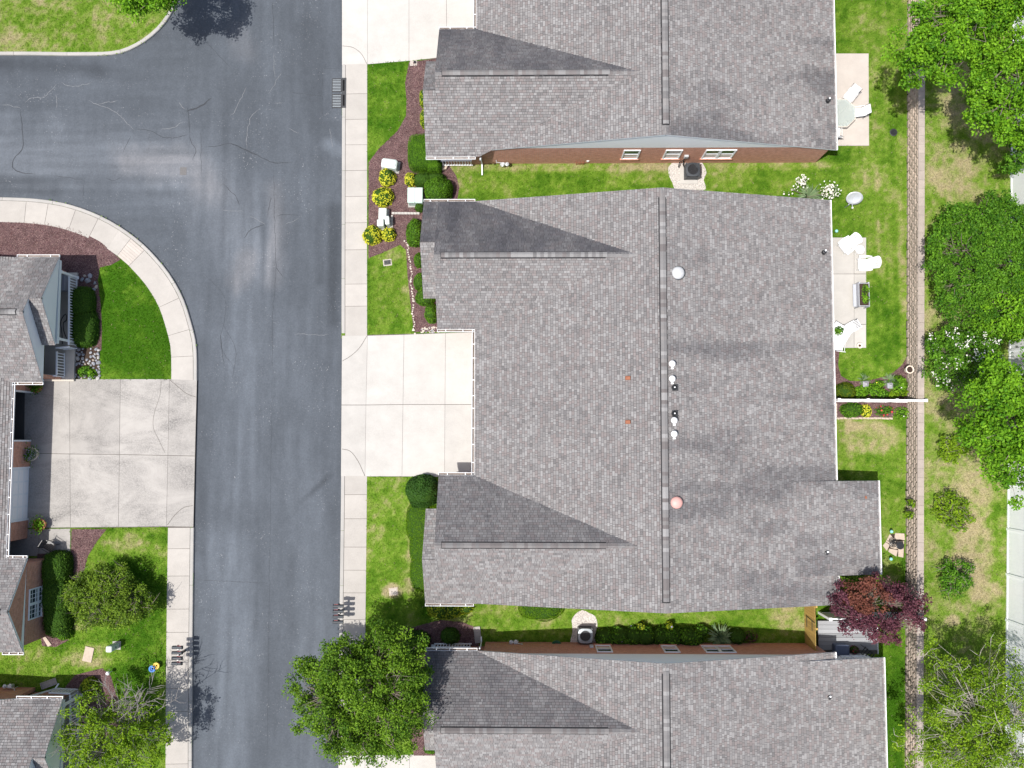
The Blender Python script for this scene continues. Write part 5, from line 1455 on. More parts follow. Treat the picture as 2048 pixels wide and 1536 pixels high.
# raised planter
c = at(1728, 589, .78); pl = thing('raised_planter', 'grey wooden raised planter of young plants at the patio edge', 'planter', (c[0], c[1], .03)); w, d, h = .56, 1.26, .78
for sx in (-1, 1):
    for k in range(2):
        m = MB(); x0 = sx * w / 2; m.box(x0 - .014, x0 + .014, -d / 2, d / 2, .46 + k * .165, .62 + k * .165); obj('side_board', m, MAT['planter_wood'], pl, True)
    for sy in (-1, 1):
        m = MB(); m.box(sx * w / 2 - .03 - (.02 if sx > 0 else -.02), sx * w / 2 + .03 - (.02 if sx > 0 else -.02), sy * (d / 2 + .03) - .025, sy * (d / 2 + .03) + .025, 0, h + .02); obj('leg', m, MAT['planter_wood'], pl, True)
for sy in (-1, 1):
    m = MB(); m.box(-w / 2 + .018, w / 2 - .018, sy * d / 2 - .012, sy * d / 2 + .012, .46, h); obj('end_board', m, MAT['planter_wood'], pl, True)
m = MB(); m.box(-w / 2 + .02, w / 2 - .02, -d / 2 + .02, d / 2 - .02, .5, .70); obj('potting_soil', m, MAT['soil'], pl, True)
m = MB(); m.box(-w / 2 - .20, -w / 2 - .02, -d / 2, d / 2, .40, .43); obj('front_shelf', m, MAT['planter_wood'], pl, True)
# white table with a plant at the south end
c = at(1679, 668, .7); tb = thing('patio_table', 'white square patio table set askew at the south end of the middle patio', 'table', (c[0], c[1], .03), None, -.55)
for k in range(6):
    m = MB(); m.box(-.52 + k * .175, -.52 + k * .175 + .168, -.52, .52, .66, .69); obj('tabletop_board', m, MAT['vinyl'], tb, True)
for sx in (-1, 1):
    for sy in (-1, 1):
        m = MB(); m.box(sx * .45 - .03, sx * .45 + .03, sy * .45 - .03, sy * .45 + .03, 0, .659); obj('leg', m, MAT['vinyl'], tb, True)
def metal_chair(label, x, y, rz, mat, group, z=.03):
    c = at(x, y, .45); t = thing('patio_chair', label, 'chair', (c[0], c[1], z), group, rz)
    m = MB(); 
    for k in range(6): m.box(-.24, .24, -.24 + k * .083, -.24 + k * .083 + .07, .42, .435)
    obj('seat', m, MAT[mat], t, True)
    m = MB()
    for k in range(6):
        y_ = -.22 + k * .085; m.bar((.25, y_, .44), (.36, y_, .92), .06, .012)
    m.bar((.36, -.25, .92), (.36, .25, .92), .03, .03); obj('backrest', m, MAT[mat], t, True)
    for s_ in (-1, 1):
        m = MB(); m.tube([(-.26, s_ * .27, 0), (-.26, s_ * .27, .64), (.28, s_ * .27, .66)], .015, 6); obj('armrest', m, MAT[mat], t, True)
        for xx in (-.2, .24):
            m = MB(); m.bar((xx, s_ * .22, 0), (xx, s_ * .22, .42), .03, .03); obj('leg', m, MAT[mat], t, True)
metal_chair('white metal chair north east of the white square table', 1701, 655, .5, 'vinyl', 'white metal chairs round the square table')
metal_chair('white metal chair south of the white square table', 1677, 692, -1.7, 'vinyl', 'white metal chairs round the square table')
# glass table and sling chairs, top patio
c = at(1682, 226, .72); gt = thing('glass_table', 'eight sided glass patio table half under the top roof edge', 'table', (c[0], c[1], .03))
oc = [(.86 * math.cos(math.pi / 8 + k * math.pi / 4), .86 * math.sin(math.pi / 8 + k * math.pi / 4)) for k in range(8)]
m = MB(); m.prism(oc, .70, .712); obj('tabletop', m, MAT['table_glass'], gt, True)
m = MB()
for k in range(8): m.bar((*oc[k], .69), (*oc[(k + 1) % 8], .69), .035, .03)
obj('rim', m, MAT['cream'], gt, True)
for k in range(4):
    a = math.pi / 4 + k * math.pi / 2; m = MB(); m.tube([(.62 * math.cos(a), .62 * math.sin(a), 0), (.5 * math.cos(a), .5 * math.sin(a), .4), (.66 * math.cos(a), .66 * math.sin(a), .69)], .02, 6); obj('leg', m, MAT['cream'], gt, True)
def sling(label, x, y, rz):
    c = at(x, y, .5); t = thing('sling_chair', label, 'chair', (c[0], c[1], .03), 'white sling chairs round the glass table', rz)
    m = MB(); m.slab3([(-.28, -.25, .44), (.22, -.25, .40), (.22, .25, .40), (-.28, .25, .44)], (0, 0, -.015)); obj('seat', m, MAT['vinyl'], t, True)
    m = MB(); m.slab3([(.225, -.25, .40), (.50, -.25, .92), (.50, .25, .92), (.225, .25, .40)], (.015, 0, -.008)); obj('backrest', m, MAT['vinyl'], t, True)
    for s_ in (-1, 1):
        m = MB(); m.tube([(-.28, s_ * .28, 0), (-.28, s_ * .28, .60), (.32, s_ * .28, .64)], .016, 6); obj('armrest', m, MAT['white'], t, True)
        m = MB(); m.tube([(.36, s_ * .28, 0), (.22, s_ * .28, .40), (.50, s_ * .28, .92)], .016, 6); obj('back_leg', m, MAT['black'], t, True)
sling('white sling chair north of the glass table', 1700, 192, .9); sling('white sling chair east of the glass table', 1718, 224, .12); sling('white sling chair south of the glass table under the roof edge', 1672, 262, -1.6)

# flagstones with two black stands
FS = [[(1790, 1066), (1808, 1067), (1809, 1080), (1788, 1078)], [(1779, 1068), (1787, 1077), (1778, 1087), (1771, 1083)], [(1771, 1084), (1779, 1090), (1773, 1101), (1765, 1091)], [(1778, 1097), (1795, 1100), (1792, 1113), (1776, 1103)], [(1796, 1097), (1807, 1097), (1806, 1115), (1796, 1113)], [(1790, 1081), (1808, 1082), (1807, 1096), (1790, 1098), (1781, 1095), (1780, 1088)]]
fsb = bed('flagstone_circle', [p[:2] for p in poly([(1767, 1090), (1782, 1068), (1808, 1068), (1808, 1113), (1792, 1112)])], -.04, .008, MAT['soil'])
for q in FS:
    m = MB(); m.prism([p[:2] for p in poly(q)], -.03, .035 + random.uniform(0, .012)); obj('flagstone', m, MAT['flag'], fsb)
def stand(label, x, y, r, h, openw):
    c = at(x, y, h); t = thing('iron_stand', label, 'plant stand', (c[0], c[1], .04), 'black iron stands on the flagstones')
    m = MB()
    if openw:
        for rr in (r, r * .6): m.tube([(rr * math.cos(2 * math.pi * k / 20), rr * math.sin(2 * math.pi * k / 20), h) for k in range(21)], .02, 5, False)
        for k in range(6): a = k * math.pi / 6; m.bar((r * math.cos(a), r * math.sin(a), h), (-r * math.cos(a), -r * math.sin(a), h), .016, .016)
    else: m.lathe((0, 0, h - .03), [(r, 0), (r, .03), (r * .9, .04)], 20)
    obj('top', m, MAT['black'], t, True)
    for k in range(3):
        a = k * 2.09 + .4; m = MB(); m.tube([(r * .9 * math.cos(a), r * .9 * math.sin(a), 0), (r * .5 * math.cos(a), r * .5 * math.sin(a), h * .5), (r * .85 * math.cos(a), r * .85 * math.sin(a), h - .03)], .012, 5); obj('leg', m, MAT['black'], t, True)
stand('open work round black iron stand on the flagstones', 1786, 1087, .19, .5, True); stand('solid topped round black iron stand on the flagstones', 1800, 1091, .21, .45, False)

def small(name, label, cat, x, y, h, prof, mat, n=14, z0=0, top_mat=None, group=None):
    c = at(x, y, z0 + h); t = thing(name, label, cat, (c[0], c[1], z0), group); m = MB(); m.lathe((0, 0, 0), prof, n); obj('body', m, MAT[mat], t, True)
    return t
def solar(label, x, y, z0=0):
    c = at(x, y, z0 + .35); t = thing('solar_light', label, 'garden light', (c[0], c[1], z0), 'small teal garden lights')
    m = MB(); m.tube([(0, 0, 0), (0, 0, .3)], .012, 6); obj('stake', m, MAT['black'], t, True)
    m = MB(); m.lathe((0, 0, .28), [(.03, 0), (.085, .04), (.095, .09), (.07, .15), (.02, .17)], 14); obj('globe', m, MAT['teal'], t, True, smooth=True)
solar('teal glass garden light north of the flagstones', 1783, 1063); solar('teal glass garden light south of the flagstones', 1782, 1118); solar('teal glass ornament in the grass at the roof edge north of the patio', 1673, 462)
def lantern(label, x, y):
    c = at(x, y, .55); t = thing('garden_lantern', label, 'lantern', (c[0], c[1], 0), 'grey lanterns in the planting bed')
    m = MB(); m.box(-.09, .09, -.09, .09, 0, .34); obj('body', m, MAT['lantern'], t, True)
    m = MB(); m.box(-.15, .15, -.15, .15, .342, .38); m.add([(-.13, -.13, .381), (.13, -.13, .381), (.13, .13, .381), (-.13, .13, .381), (-.04, -.04, .5), (.04, -.04, .5), (.04, .04, .5), (-.04, .04, .5)], [(0, 1, 5, 4), (1, 2, 6, 5), (2, 3, 7, 6), (3, 0, 4, 7), (4, 5, 6, 7)]); obj('roof', m, MAT['lantern'], t, True)
lantern('grey square garden lantern nearer the house in the perennial bed', 1734, 768); lantern('grey square garden lantern nearer the block wall in the perennial bed', 1783, 771)
t = small('flower_pot', 'large cream flower pot with brown soil on the block wall', 'pot', 1820, 739, .42, [(.15, 0), (.20, .36), (.225, .36), (.225, .42), (.17, .42), (.165, .36)], 'cream', 20, z0=.35); m = MB(); m.lathe((0, 0, .36), [(.17, 0), (.1, .02)], 16); obj('potting_soil', m, MAT['soil'], t, True)
t = small('flower_pot', 'small brown flower pot on the south east corner of the middle patio', 'pot', 1720, 691, .26, [(.10, 0), (.14, .22), (.16, .22), (.16, .26), (.12, .26), (.12, .22)], 'cream', 18, z0=.03); m = MB(); m.lathe((0, 0, .2), [(.12, 0), (.05, .03)], 12); obj('potting_soil', m, MAT['soil'], t, True)
c = at(1836, 1206, 1.25); t = thing('garden_ornament', 'small red bird shaped ornament on a stake at the block wall', 'ornament', (c[0], c[1], 1.0))
m = MB(); m.tube([(0, 0, 0), (0, 0, .2)], .01, 5); obj('stake', m, MAT['black'], t, True); m = MB(); m.lathe((0, 0, .2), [(.02, 0), (.08, .05), (.09, .1), (.05, .16), (.01, .18)], 10, 1.3, .8); m.obox((.14, 0, .33), (.12, .1, .02), .3); m.obox((-.12, .03, .30), (.16, .06, .02), -.3); obj('body', m, MAT['red'], t, True)
c = at(1736, 993, 2.4); slip = MB(); p = onroof(main, 1728, 994); slip.obox((p[0] - .02, p[1], 2.36), (.09, .14, .02), .3); obj('flashing_patch', slip, MAT['copper'], main['roof'])
t = small('garden_lamp', 'small white garden lamp against the sunlit brick wall', 'lamp', 1176, 319, .5, [(.02, 0), (.02, .3), (.10, .3), (.115, .5), (.09, .52)], 'white', 14)
c = at(1160, 322, .4); t = thing('wire_rack', 'low brown wire hose rack against the sunlit brick wall', 'rack', (c[0], c[1], 0))
for k in range(3):
    m = MB(); m.tube([(-.2 + k * .2, .12, .5), (-.2 + k * .2, -.05, .45), (-.2 + k * .2, -.12, .1), (-.2 + k * .2, .12, .05)], .016, 5); obj('hoop', m, MAT['copper'], t, True)
for z in (.15, .42):
    m = MB(); m.bar((-.25, -.1, z), (.25, -.1, z), .02, .02); obj('cross_wire', m, MAT['copper'], t, True)
c = at(1113, 1292, .4); t = thing('hose_pot', 'green hose pot with a coiled hose against the shaded brick wall', 'hose pot', (c[0], c[1], 0))
m = MB(); m.lathe((0, 0, 0), [(.22, 0), (.27, .36), (.30, .38), (.30, .42), (.24, .42), (.22, .3)], 22); obj('pot', m, MAT['green_plastic'], t, True)
m = MB(); m.tube([(.2 * math.cos(k * .5), .2 * math.sin(k * .5), .34 + k * .0035) for k in range(38)], .022, 6); obj('hose', m, MAT['green_plastic'], t, True)
# left side bits
for l, x, y, mt in (('small blue glazed pot on the left lawn near the pavement', 304, 1338, 'blue'), ('small yellow glazed pot on the left lawn near the pavement', 312, 1332, 'yellow')):
    t = small('flower_pot', l, 'pot', x, y, .28, [(.11, 0), (.15, .2), (.185, .27), (.185, .29), (.12, .29), (.11, .22)], mt, 18); m = MB(); m.lathe((0, 0, .2), [(.12, 0), (.05, .02)], 12); obj('water', m, MAT[mt], t, True)
t = small('garden_lamp', 'white globe garden lamp at the edge of the bottom left mulch bed', 'lamp', 215, 1347, .5, [(.02, 0), (.02, .36), (.06, .37), (.10, .42), (.11, .48), (.08, .55), (.02, .58)], 'white', 16)
c = at(108, 1092, .5); metal_chair('black metal chair at the shaded front entry of the left house', 100, 1093, 2.6, 'black', None)
c = at(118, 566, .6); bt = thing('porch_box', 'grey storage chest at the north end of the left porch', 'storage box', (c[0] + .05, c[1], .17)); m = MB(); m.bbox(-.30, .30, -.42, .42, 0, .5, .02); obj('box_body', m, MAT['lantern'], bt, True); m = MB(); m.bbox(-.33, .33, -.45, .45, .503, .56, .02); obj('lid', m, MAT['lantern'], bt, True)
P = smooth_line([at(*p, .2) for p in [(125, 688), (123, 660), (121, 645), (124, 636), (131, 628), (133, 640), (127, 645), (127, 660), (131, 672), (134, 678)]], .1); m = MB(); m.tube([(p[0], p[1], .185) for p in P], .02, 5); o = obj('garden_hose', m, MAT['rubber']); tag(o, 'black garden hose looped on the floor of the left porch', 'hose')
c = at(112, 1455, .5); metal_chair('white metal chair on the bottom left porch', 124, 1500, 2.9, 'white', None, .17)
# white edging round the beds
ew = thing('paver_edging', 'white L shaped row of edging pavers in the mulch beside the middle house', 'edging', (*at(784, 428)[:2], 0))
for k in range(9):
    a, b_ = at(784 + k * 6.2, 427, 0), at(784 + (k + 1) * 6.2 - .6, 427 + .1 * k, 0); m = MB(); m.bar((a[0], a[1], .05), (b_[0], b_[1], .05), .12, .1); obj('paver', m, MAT['conc_white'], ew)
for k in range(4):
    a, b_ = at(784.5, 431 + k * 6, 0), at(784.5, 436.4 + k * 6, 0); m = MB(); m.bar((a[0], a[1], .05), (b_[0], b_[1], .05), .10, .1); obj('paver', m, MAT['conc_white'], ew)
eb = thing('brick_edging', 'row of pale edging bricks south of the rose bed', 'edging', (*at(1720, 837)[:2], 0))
for k in range(15):
    a, b_ = at(1671 + k * 7.6, 836.5 + random.uniform(-.6, .6), 0), at(1671 + k * 7.6 + 6.9, 837 + random.uniform(-.6, .6), 0); m = MB(); m.bar((a[0], a[1], .04), (b_[0], b_[1], .04), .10, .09); obj('brick', m, MAT['flag'], eb)
for k in range(5):
    a, b_ = at(1671.5, 807 + k * 6, 0), at(1671.5, 812.4 + k * 6, 0); m = MB(); m.bar((a[0], a[1], .04), (b_[0], b_[1], .04), .09, .09); obj('brick', m, MAT['flag'], eb)

# stones
def stone_mesh(i):
    r = random.Random(100 + i); bm = bmesh.new(); bmesh.ops.create_icosphere(bm, subdivisions=1, radius=1)
    for _ in range(8):
        n = Vector((r.gauss(0, 1), r.gauss(0, 1), r.gauss(0, .7))).normalized(); d = r.uniform(.42, .78)
        for v in bm.verts:
            e = v.co.dot(n) - d
            if e > 0: v.co -= n * e
    for v in bm.verts: v.co *= r.uniform(.94, 1.06)
    me = bpy.data.meshes.new('stone'); bm.to_mesh(me); bm.free()
    t = r.uniform(.8, 1.15); w = r.choice([(.30, .31, .33), (.36, .355, .34), (.25, .265, .29), (.42, .37, .32), (.28, .29, .32)])
    me.materials.append(MAT['stone']); set_col(me, np.tile(np.array(w) * t, (len(me.loops), 1))); return me
SM = [stone_mesh(i) for i in range(14)]
def put_stone(parent, x, y, r, z=0.0, flat=.6, meshes=SM):
    o = bpy.data.objects.new('stone', random.choice(meshes)); COL.objects.link(o); o.parent = parent; w = wloc(parent)
    o.location = (x - w.x, y - w.y, z + r * flat * .45 - w.z); o.scale = (r * random.uniform(.85, 1.25), r * random.uniform(.75, 1.1), r * flat); o.rotation_euler = (random.uniform(-.2, .2), random.uniform(-.2, .2), random.uniform(0, 6.28)); return o
pts_used = []
tries = 0
while len(pts_used) < 105 and tries < 6000:
    tries += 1
    x, y = random.uniform(127, 200), random.uniform(695, 757); r = random.choice([3.2, 4, 4.6, 5.4, 6.2])
    if (x - 168) ** 2 / 380 + (y - 741) ** 2 / 110 < 1 or (168 < x < 182 and y < 720): continue
    if all((x - a) ** 2 + (y - b_) ** 2 > ((r + q) * .72) ** 2 for a, b_, q in pts_used):
        pts_used.append((x, y, r)); p = at(x, y); put_stone(rockbed, p[0], p[1], r / 35.5, .01)
pr = thing('rock_cluster', 'cluster of grey rocks in the black mulch at the porch corner', 'rocks', (*at(178, 562)[:2], 0))
for x, y, r in ((170, 552, 5), (182, 553, 6.5), (177, 562, 8), (165, 560, 5), (191, 566, 6), (194, 574, 5.5), (189, 579, 4.5)):
    p = at(x, y); put_stone(pr, p[0], p[1], r / 35.5, .01, .7)
WS = []
for i in range(5):
    me = SM[i].copy(); a = np.ones((len(me.loops), 4), np.float32); a[:, :3] = np.array((.55, .50, .44)) * (0.9 + .05 * i); me.color_attributes['col'].data.foreach_set('color', a.ravel()); WS.append(me)
se = thing('stone_edging', 'line of small white stones edging the front lawn of the middle house', 'edging', (*at(822, 580)[:2], 0))
P = Path(smooth_line([at(*p) for p in [(809, 482), (815, 490), (818, 515), (822, 532), (823, 550), (823, 575), (826, 595), (827, 612), (824, 622), (828, 640), (828, 652), (826, 661), (832, 667)]], .1)); a = 0
while a < P.L[-1]:
    r = random.uniform(.05, .085) * (1.5 if random.random() < .15 else 1); p = P.pt(a, random.uniform(-.04, .04)); put_stone(se, p[0], p[1], r, .0, .7, WS); a += r * 1.8
pile = thing('stone_pile', 'heap of small pale stones at the porch foot beside the driveway', 'stones', (*at(860, 660)[:2], 0))
for k in range(70):
    p = at(random.uniform(842, 878), random.uniform(654, 666)); put_stone(pile, p[0], p[1], random.uniform(.04, .075), .005, .7, WS if random.random() < .7 else SM)
# ------------------------------------------------------------------ vegetation
PXM = 1 / 35.56
PAL = dict(
    box=((.026, .075, .006), (.075, .160, .012)), boxl=((.045, .125, .006), (.105, .230, .012)), lime=((.42, .45, .02), (.74, .70, .07)), limed=((.16, .25, .010), (.36, .40, .025)),
    maple=((.034, .095, .006), (.170, .300, .020)), bright=((.045, .150, .006), (.200, .400, .018)), yellowg=((.070, .155, .006), (.240, .370, .016)), dense=((.026, .095, .006), (.130, .290, .018)),
    olive=((.045, .100, .008), (.175, .270, .022)), purple=((.060, .020, .034), (.180, .065, .085)), rust=((.12, .040, .033), (.22, .085, .055)), dark=((.018, .060, .008), (.050, .125, .018)), perennial=((.06, .17, .008), (.19, .37, .02)),
    sage=((.12, .20, .10), (.25, .34, .18)), cover=((.060, .150, .003), (.120, .230, .006)), moss=((.085, .130, .006), (.160, .205, .012)), white=((.72, .70, .66), (.85, .84, .80)), rose=((.45, .03, .04), (.62, .10, .08)), lilac=((.35, .32, .55), (.5, .48, .7)))

def leaf_quads(P, N, size, aspect=0.55):
    n = len(P)
    N = N / np.maximum(np.linalg.norm(N, axis=1), 1e-6)[:, None]
    r = RNG.normal(size=(n, 3)); t = r - (r * N).sum(1)[:, None] * N; t /= np.maximum(np.linalg.norm(t, axis=1), 1e-6)[:, None]
    b_ = np.cross(N, t); s = size[:, None] * .5
    bend = N * size[:, None] * -.10
    return np.stack([P - t * s + bend, P - b_ * s * aspect, P + t * s + bend, P + b_ * s * aspect], 1)

def pal_mix(pal, k, jit=.12):
    a, b_ = [np.array(c) for c in PAL[pal]]
    c = a[None, :] * (1 - k)[:, None] + b_[None, :] * k[:, None]
    return c * RNG.uniform(1 - jit, 1 + jit, (len(k), 1))

def shrub(name, label, cat, lobes, pal, leaf=.085, dens=330, z0=0.0, group=None, p=2.2, mat='leaf', rough=.07, aspect=.6, tilt=.55, flowers=None, gap=0.0):
    """lobes: (x, y, rx, ry, height[, palette]) in photo position, with radii in photo units at the ground"""
    l0 = lobes[0]; c0 = at(l0[0], l0[1], z0 + l0[4] * .6)
    t = thing(name, label, cat, (c0[0], c0[1], z0), group)
    V, C = [], []; core = MB(); FV, FC = [], []
    for L in lobes:
        x, y, rx, ry, h = L[:5]; pl = L[5] if len(L) > 5 else pal
        c = at(x, y, z0 + h * .6); rx *= PXM * .97; ry *= PXM * .97
        area = 2.2 * math.pi * ((rx * ry + rx * h + ry * h) / 3)
        n = int(area * dens)
        d = RNG.normal(size=(n * 2, 3)); d /= np.linalg.norm(d, axis=1)[:, None]; d = d[d[:, 2] > -.12][:n]
        r = (np.abs(d) ** p).sum(1) ** (-1 / p)
        lump = 0.90 + .2 * vnoise(d[:, 0] * 2.3 + c[0] * 3, d[:, 1] * 2.3 + d[:, 2] * 1.7 + c[1], 4)
        depth = 1 - np.abs(RNG.normal(size=len(d))) * rough
        k = r * (lump if p < 3 else 1) * depth
        P = np.stack([c[0] + d[:, 0] * k * rx, c[1] + d[:, 1] * k * ry, z0 + np.maximum(d[:, 2] * k * h, .03)], 1)
        N = np.sign(d) * np.abs(d) ** (p - 1) / np.array([rx, ry, h]); N /= np.linalg.norm(N, axis=1)[:, None]
        N = N + RNG.normal(size=N.shape) * tilt + np.array((0, 0, .2))
        cl = vnoise(P[:, 0] * 5, P[:, 1] * 5 + P[:, 2] * 3, 12)
        if gap:
            kp = cl > gap * .5; P, N, cl, depth = P[kp], N[kp], cl[kp], depth[kp]
        kk = np.clip(.15 + .55 * cl + .5 * (RNG.random(len(P)) - .4), 0, 1)
        V.append(leaf_quads(P, N, leaf * RNG.uniform(.7, 1.3, len(P)), aspect)); C.append(pal_mix(pl, kk))
        if flowers:
            fp, fn, fs = flowers
            i = RNG.choice(len(P), int(fn * area), replace=True)
            FV.append(leaf_quads(P[i] + np.array((0, 0, .03)), N[i] * .3 + np.array((0, 0, 1)), fs * RNG.uniform(.7, 1.3, len(i)), .95)); FC.append(pal_mix(fp, RNG.random(len(i))))
        # dark shell added inside the leaves to stop light passing through
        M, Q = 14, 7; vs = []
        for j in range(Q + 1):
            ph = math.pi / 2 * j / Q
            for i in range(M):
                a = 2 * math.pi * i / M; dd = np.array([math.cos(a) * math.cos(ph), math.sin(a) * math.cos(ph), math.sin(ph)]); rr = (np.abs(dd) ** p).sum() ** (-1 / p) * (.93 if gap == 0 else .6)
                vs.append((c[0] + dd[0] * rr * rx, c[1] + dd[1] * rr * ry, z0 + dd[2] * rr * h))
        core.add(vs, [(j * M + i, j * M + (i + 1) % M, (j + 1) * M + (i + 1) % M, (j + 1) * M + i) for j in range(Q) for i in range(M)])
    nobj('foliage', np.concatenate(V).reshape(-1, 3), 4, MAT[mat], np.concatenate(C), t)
    obj('shade_core', core, MAT['core'], t)
    if FV: nobj('blossom', np.concatenate(FV).reshape(-1, 3), 4, MAT['leaf'], np.concatenate(FC), t)
    return t

def tree(name, label, x, y, hc, rx, ry, rz, pal, nleaf, leaf=.13, nclump=130, crad=.45, trunk=.14, z0=0.0, bark='bark', lean=(0, 0), seed=1, group=None, gap=.25, shell=.55, low=-.75, flowers=None, cat='tree', twigs=0, aspect=.6, up=.55, lobes=None, base=None, limb=1.0, bare=None):
    rg = np.random.default_rng(seed); c = np.array(at(x, y, z0 + hc)); rx *= PXM; ry *= PXM
    k0 = (CAM_H - z0 - hc) / CAM_H; rx *= k0; ry *= k0
    base = np.array((c[0] + lean[0], c[1] + lean[1], z0)) if base is None else np.array(at(base[0], base[1], z0))
    t = thing(name, label, cat, tuple(base), group)
    d = rg.normal(size=(nclump * 6, 3)); d /= np.linalg.norm(d, axis=1)[:, None]; d = d[d[:, 2] > low]
    if shell > .75:
        r_ = np.sqrt(rg.random(len(d))); a_ = rg.random(len(d)) * 6.2832; d2 = np.stack([r_ * np.cos(a_), r_ * np.sin(a_), np.sqrt(1 - r_ ** 2 * .999)], 1); hf = rg.random(len(d)) < .55; d[hf] = d2[hf]
    rad = shell + (1 - shell) * rg.random(len(d)) ** .7
    edge = .62 + .62 * vnoise(np.cos(np.arctan2(d[:, 1], d[:, 0])) * 2.9 + seed * 3.1, np.sin(np.arctan2(d[:, 1], d[:, 0])) * 2.9 + d[:, 2] * 1.5, seed) if shell < .75 else .82 + .3 * vnoise(d[:, 0] * 3 + seed, d[:, 1] * 3 + d[:, 2], seed)
    Q = c + d * (rad * edge)[:, None] * np.array((rx, ry, rz))
    nz = vnoise(Q[:, 0] * 1.1 + seed, Q[:, 1] * 1.1 + Q[:, 2] * .6, seed + 5)
    Q = Q[nz > gap][:nclump]; K = len(Q)
    Q[:, 2] = np.maximum(Q[:, 2], z0 + .25)
    # limbs
    tm = MB(); nl = 7; fork = base + (c - base) * .45; fork[2] = z0 + max(hc - rz * .75, hc * .3)
    tm.tube([tuple(base + np.array((0, 0, -.1))), tuple(base + (fork - base) * .5 + rg.normal(size=3) * .04), tuple(fork)], [trunk * 1.25, trunk, trunk * .85], 8)
    ends = []
    for k in range(nl):
        a = 2 * math.pi * k / nl + rg.random() * .6; e = c + np.array((math.cos(a) * rx * .5, math.sin(a) * ry * .5, rg.uniform(-.1, .45) * rz)); m_ = fork + (e - fork) * .5 + rg.normal(size=3) * .12 * rx * .5 + np.array((0, 0, .1 * rz))
        tm.tube([tuple(fork), tuple(m_), tuple(e)], [trunk * .6 * limb, trunk * .42 * limb, trunk * .25 * limb], 6); ends.append((m_, e))
    ends.append((fork, c + np.array((0, 0, rz * .4)))); tm.tube([tuple(fork), tuple(ends[-1][1])], [trunk * .7 * limb, trunk * .25 * limb], 6)
    E = np.array([e for _, e in ends])
    for q in Q:
        i = int(np.argmin(((E - q) ** 2).sum(1))); f_ = rg.uniform(.2, 2.0); s_ = fork + (ends[i][0] - fork) * f_ if f_ < 1 else ends[i][0] + (E[i] - ends[i][0]) * (f_ - 1)
        m_ = s_ + (q - s_) * .5 + (E[i] - fork) * .12 + rg.normal(size=3) * .13 * np.linalg.norm(q - s_)
        tm.tube([tuple(s_), tuple(m_), tuple(q)], [trunk * .16 * limb + .006, trunk * .10 * limb + .005, .004], 4, False)
    for k in range(twigs):
        i = int(rg.integers(K)); q = Q[i]; dd = rg.normal(size=3); dd[2] = abs(dd[2]) * .8 + .15; dd /= np.linalg.norm(dd); L = rg.uniform(.35, .9)
        m_ = q + dd * L * .5 + rg.normal(size=3) * .06; e = q + dd * L
        tm.tube([tuple(q), tuple(m_), tuple(e)], [.016, .011, .004], 4, False)
    tw = []
    per = max(1, nleaf // K); P = np.repeat(Q, per, axis=0)
    cr = np.repeat(crad * rg.uniform(.6, 1.35, K), per)
    off = rg.normal(size=P.shape); off /= np.linalg.norm(off, axis=1)[:, None]; off *= (rg.random(len(P)) ** .45 * cr)[:, None]; off[:, 2] *= .75
    P = P + off; P[:, 2] = np.maximum(P[:, 2], z0 + .05)
    N = off / np.maximum(cr, 1e-3)[:, None] * .5 + rg.normal(size=P.shape) * .55 + np.array((0, 0, up))
    ck = np.repeat(rg.random(K), per)
    if bare is not None:
        w = np.array(at(bare[0], bare[1], z0 + hc)); k3 = (((P[:, 0] - w[0]) ** 2 + (P[:, 1] - w[1]) ** 2) > (bare[2] * PXM) ** 2) | (rg.random(len(P)) < .12)
        P, N, ck = P[k3], N[k3], ck[k3]
        for k in range(15):
            a = rg.random() * 2.6 + .1; q = w + np.array((rg.uniform(-.9, .7), rg.uniform(-1.4, -.2), rg.uniform(-.4, .5))); L = rg.uniform(.9, 2.7); e = q + np.array((math.cos(a) * L, math.sin(a) * L, rg.uniform(-.1, .6))); sd = np.array((-math.sin(a), math.cos(a), 0)) * rg.normal() * .22; m_ = q + (e - q) * .5 + sd; tw.append((q, m_, e))
            for u_ in range(4):
                f = rg.uniform(.3, .9); b0 = q + (e - q) * f + sd * (1 - abs(2 * f - 1)); a2 = a + rg.choice((-1, 1)) * rg.uniform(.3, .9); L2 = rg.uniform(.3, .9); e2 = b0 + np.array((math.cos(a2) * L2, math.sin(a2) * L2, rg.uniform(-.05, .3))); tw.append((b0, (b0 + e2) / 2 + rg.normal(size=3) * .04, e2))
    kk = np.clip(.08 + .55 * ck + .7 * (rg.random(len(P)) - .35), 0, 1)
    for q in tw: tm.tube([tuple(x) for x in q], [.018, .012, .004], 4, False)
    obj('trunk', tm, MAT[bark], t)
    V = leaf_quads(P, N, leaf * rg.uniform(.65, 1.3, len(P)), aspect); C = pal_mix(pal, kk)
    if lobes:
        for (lx, ly, lr, lp) in lobes:
            w = np.array(at(lx, ly, z0 + hc)); m2 = ((P[:, 0] - w[0]) ** 2 + (P[:, 1] - w[1]) ** 2) < (lr * PXM) ** 2; C[m2] = pal_mix(lp, kk[m2])
    nobj('crown', V.reshape(-1, 3), 4, MAT['leaf'], C, t)
    if flowers:
        fp, nf, fs, fr = flowers; i = rg.choice(K, nf); q = Q[i] + rg.normal(size=(nf, 3)) * .14 + np.array((0, 0, .18))
        q = np.repeat(q, 7, axis=0) + rg.normal(size=(nf * 7, 3)) * fr
        nobj('blossom', leaf_quads(q, rg.normal(size=q.shape) * .5 + np.array((0, 0, 1)), fs * rg.uniform(.7, 1.3, len(q)), .9).reshape(-1, 3), 4, MAT['leaf'], pal_mix(fp, rg.random(len(q))), t)
    return t

